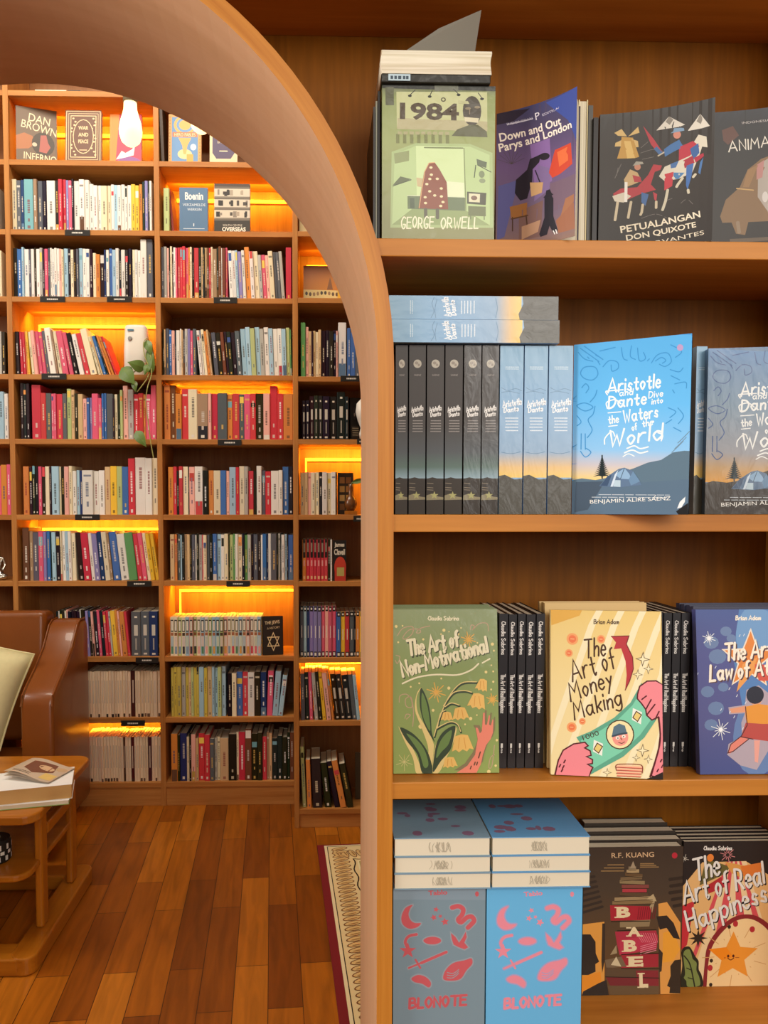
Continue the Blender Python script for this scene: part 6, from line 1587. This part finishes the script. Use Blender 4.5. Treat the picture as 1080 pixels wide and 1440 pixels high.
r2=empty('magazine',(p.x-.19,TY0+.13,TZ+.0578),'glossy magazine lying open with curling pages on the white book','magazine',rot=(0,0,math.radians(-16)))
mb=MB(); N=14
for s in range(3):
    f=lambda u,v:Vector((-.02+u*.15,v*.13,.0006+s*.0016+(.012+.006*s)*math.sin(max(0,1-u)*1.9)**2*(1-.15*v)))
    for i in range(N):
        for j in range(4):
            q=[f(i/N,j/4),f((i+1)/N,j/4),f((i+1)/N,(j+1)/4),f(i/N,(j+1)/4)]
            mb.face(q,lin('e6d8c8') if s<2 else lin('c9b49c')); mb.face([a-Vector((0,0,.0003)) for a in q][::-1],lin('e6d8c8'))
a=Art([(0,0),(100,0),(100,100),(0,100)])
a.poly([(20,20),(70,12),(80,50),(50,80),(24,66)],'7a4a34',1); a.ell(60,40,16,12,'d8b48c',2); a.rect(70,60,96,90,'e0c070',1); a.ell(85,26,12,10,'c8a880',2); a.lines(10,50,[84,90],'3a2a20',2,2)
a.lay_on(mb,lambda u,v,l:f(u,v)+Vector((0,0,.0004+l*LAY)),.08)
k=mb; mb.build('pages',M['wrap'],r2)
# black and white tin on the middle shelf
q=at(3,1180,TY0+.12)
r=empty('tin',(at(1,1180,TY0+.13).x-.02,TY0+.135,.2625),'black and white patterned tin on the low table shelf','tin')
mb=MB(); lathe(mb,[(0,0),(.042,0),(.046,.006),(.046,.06),(.042,.066),(0,.066)],28,col=lin('1d1c1b')); 
for i in range(12):
    a0=2*math.pi*i/12
    for z0,z1,w,off in ((.008,.022,.2,0),(.026,.036,.26,.2),(.040,.056,.16,.1)):
        b0,b1=a0+off,a0+off+w
        mb.face([(.0465*math.cos(b0),.0465*math.sin(b0),z0),(.0465*math.cos(b1),.0465*math.sin(b1),z0),(.0465*math.cos(b1),.0465*math.sin(b1),z1),(.0465*math.cos(b0),.0465*math.sin(b0),z1)],lin('d8d4ca'))
mb.build('body',M['print'],r)
mb=MB(); lathe(mb,[(0,.0665),(.016,.0665),(.014,.075),(.010,.078),(.010,.10),(0,.10)],20); mb.build('knob',M['white'],r)

# ------------------------------------------------------------------ rug
ra=atz(446,1191,0); rb=atz(477,1440,0)
dv=(rb-ra); dv.z=0; dv.normalize()
RW,RL=1.35,1.5
rug=empty('rug',(ra.x,ra.y,0),'patterned cream rug with a dark red border by the arch jamb','rug')
ang=math.atan2(dv.y,dv.x)          # local x runs towards the camera along the edge
rug.rotation_euler=(0,0,ang)
a=Art([(0,0),(150,0),(150,135),(0,135)])      # x along the edge (cm), y across from the visible edge (cm)
a.rect(0,0,150,135,'7e1c20',1)
a.rect(.8,2.6,149,132,'efdcae',2)
a.rect(1.6,3.6,148,131,'2e1a12',3); a.rect(1.9,3.9,147.7,130.7,'ead29c',4)
for base_y,flip in ((8.2,1),):
    for i in range(49):
        x=4+i*2.9
        a.ell(x,base_y,1.35,3.3,'7a4a28',5,14,.3); a.ell(x,base_y,1.0,2.9,'e0bc7c',6,12,.3); a.ell(x+.3,base_y,.35,1.9,'a87c48',7,8,.3)
for i in range(43): a.ell(8.2,7+i*2.9,3.3,1.35,'7a4a28',5,14,.3); a.ell(8.2,7+i*2.9,2.9,1.0,'e0bc7c',6,12,.3); a.ell(8.2,7.3+i*2.9,1.9,.35,'a87c48',7,8,.3)
pts=[(13+.0,13.0+.5*math.sin(i*.9)) for i in range(1)]
a.stroke([(12.6+i*2,12.6+.5*math.sin(i*1.1)) for i in range(66)],.5,'2e1a12',7)
a.stroke([(12.6+.5*math.sin(i*1.1),12.6+i*2) for i in range(56)],.5,'2e1a12',7)
a.rect(14,14,141,122,'f0e4b8',7)
a.stroke([(15,15),(140,15)],.9,'a9a060',8); a.stroke([(15,15),(15,120)],.9,'a9a060',8)
random.seed(5)
for i in range(12):
    x=20+i*10
    for y,c in ((21+3*math.sin(i),'7a5a3a'),(31+3*math.cos(i),'8a3a2a'),(44+4*math.sin(i*2),'6a6a3a'),(60,'7a4a2a')):
        a.star(x,y,4,1.6,6,c,8,i); a.ell(x+5,y+2,2.4,1,'4a3a28',8,8,i); a.stroke([(x-4,y+3),(x,y+1),(x+5,y-3)],.5,'3a2a1e',8,True); a.ell(x,y,1.2,1.2,'e8c880',9,8)
mb=MB(); mb.box((0,0,.0006),(RL,RW,.007),lin('7e1c20'))
a.lay_on(mb,lambda u,v,l:Vector((u*RL,(1-v)*RW,.007+l*.00002)))
o=mb.build('pile',mat_print('woven_wool',.95),rug)
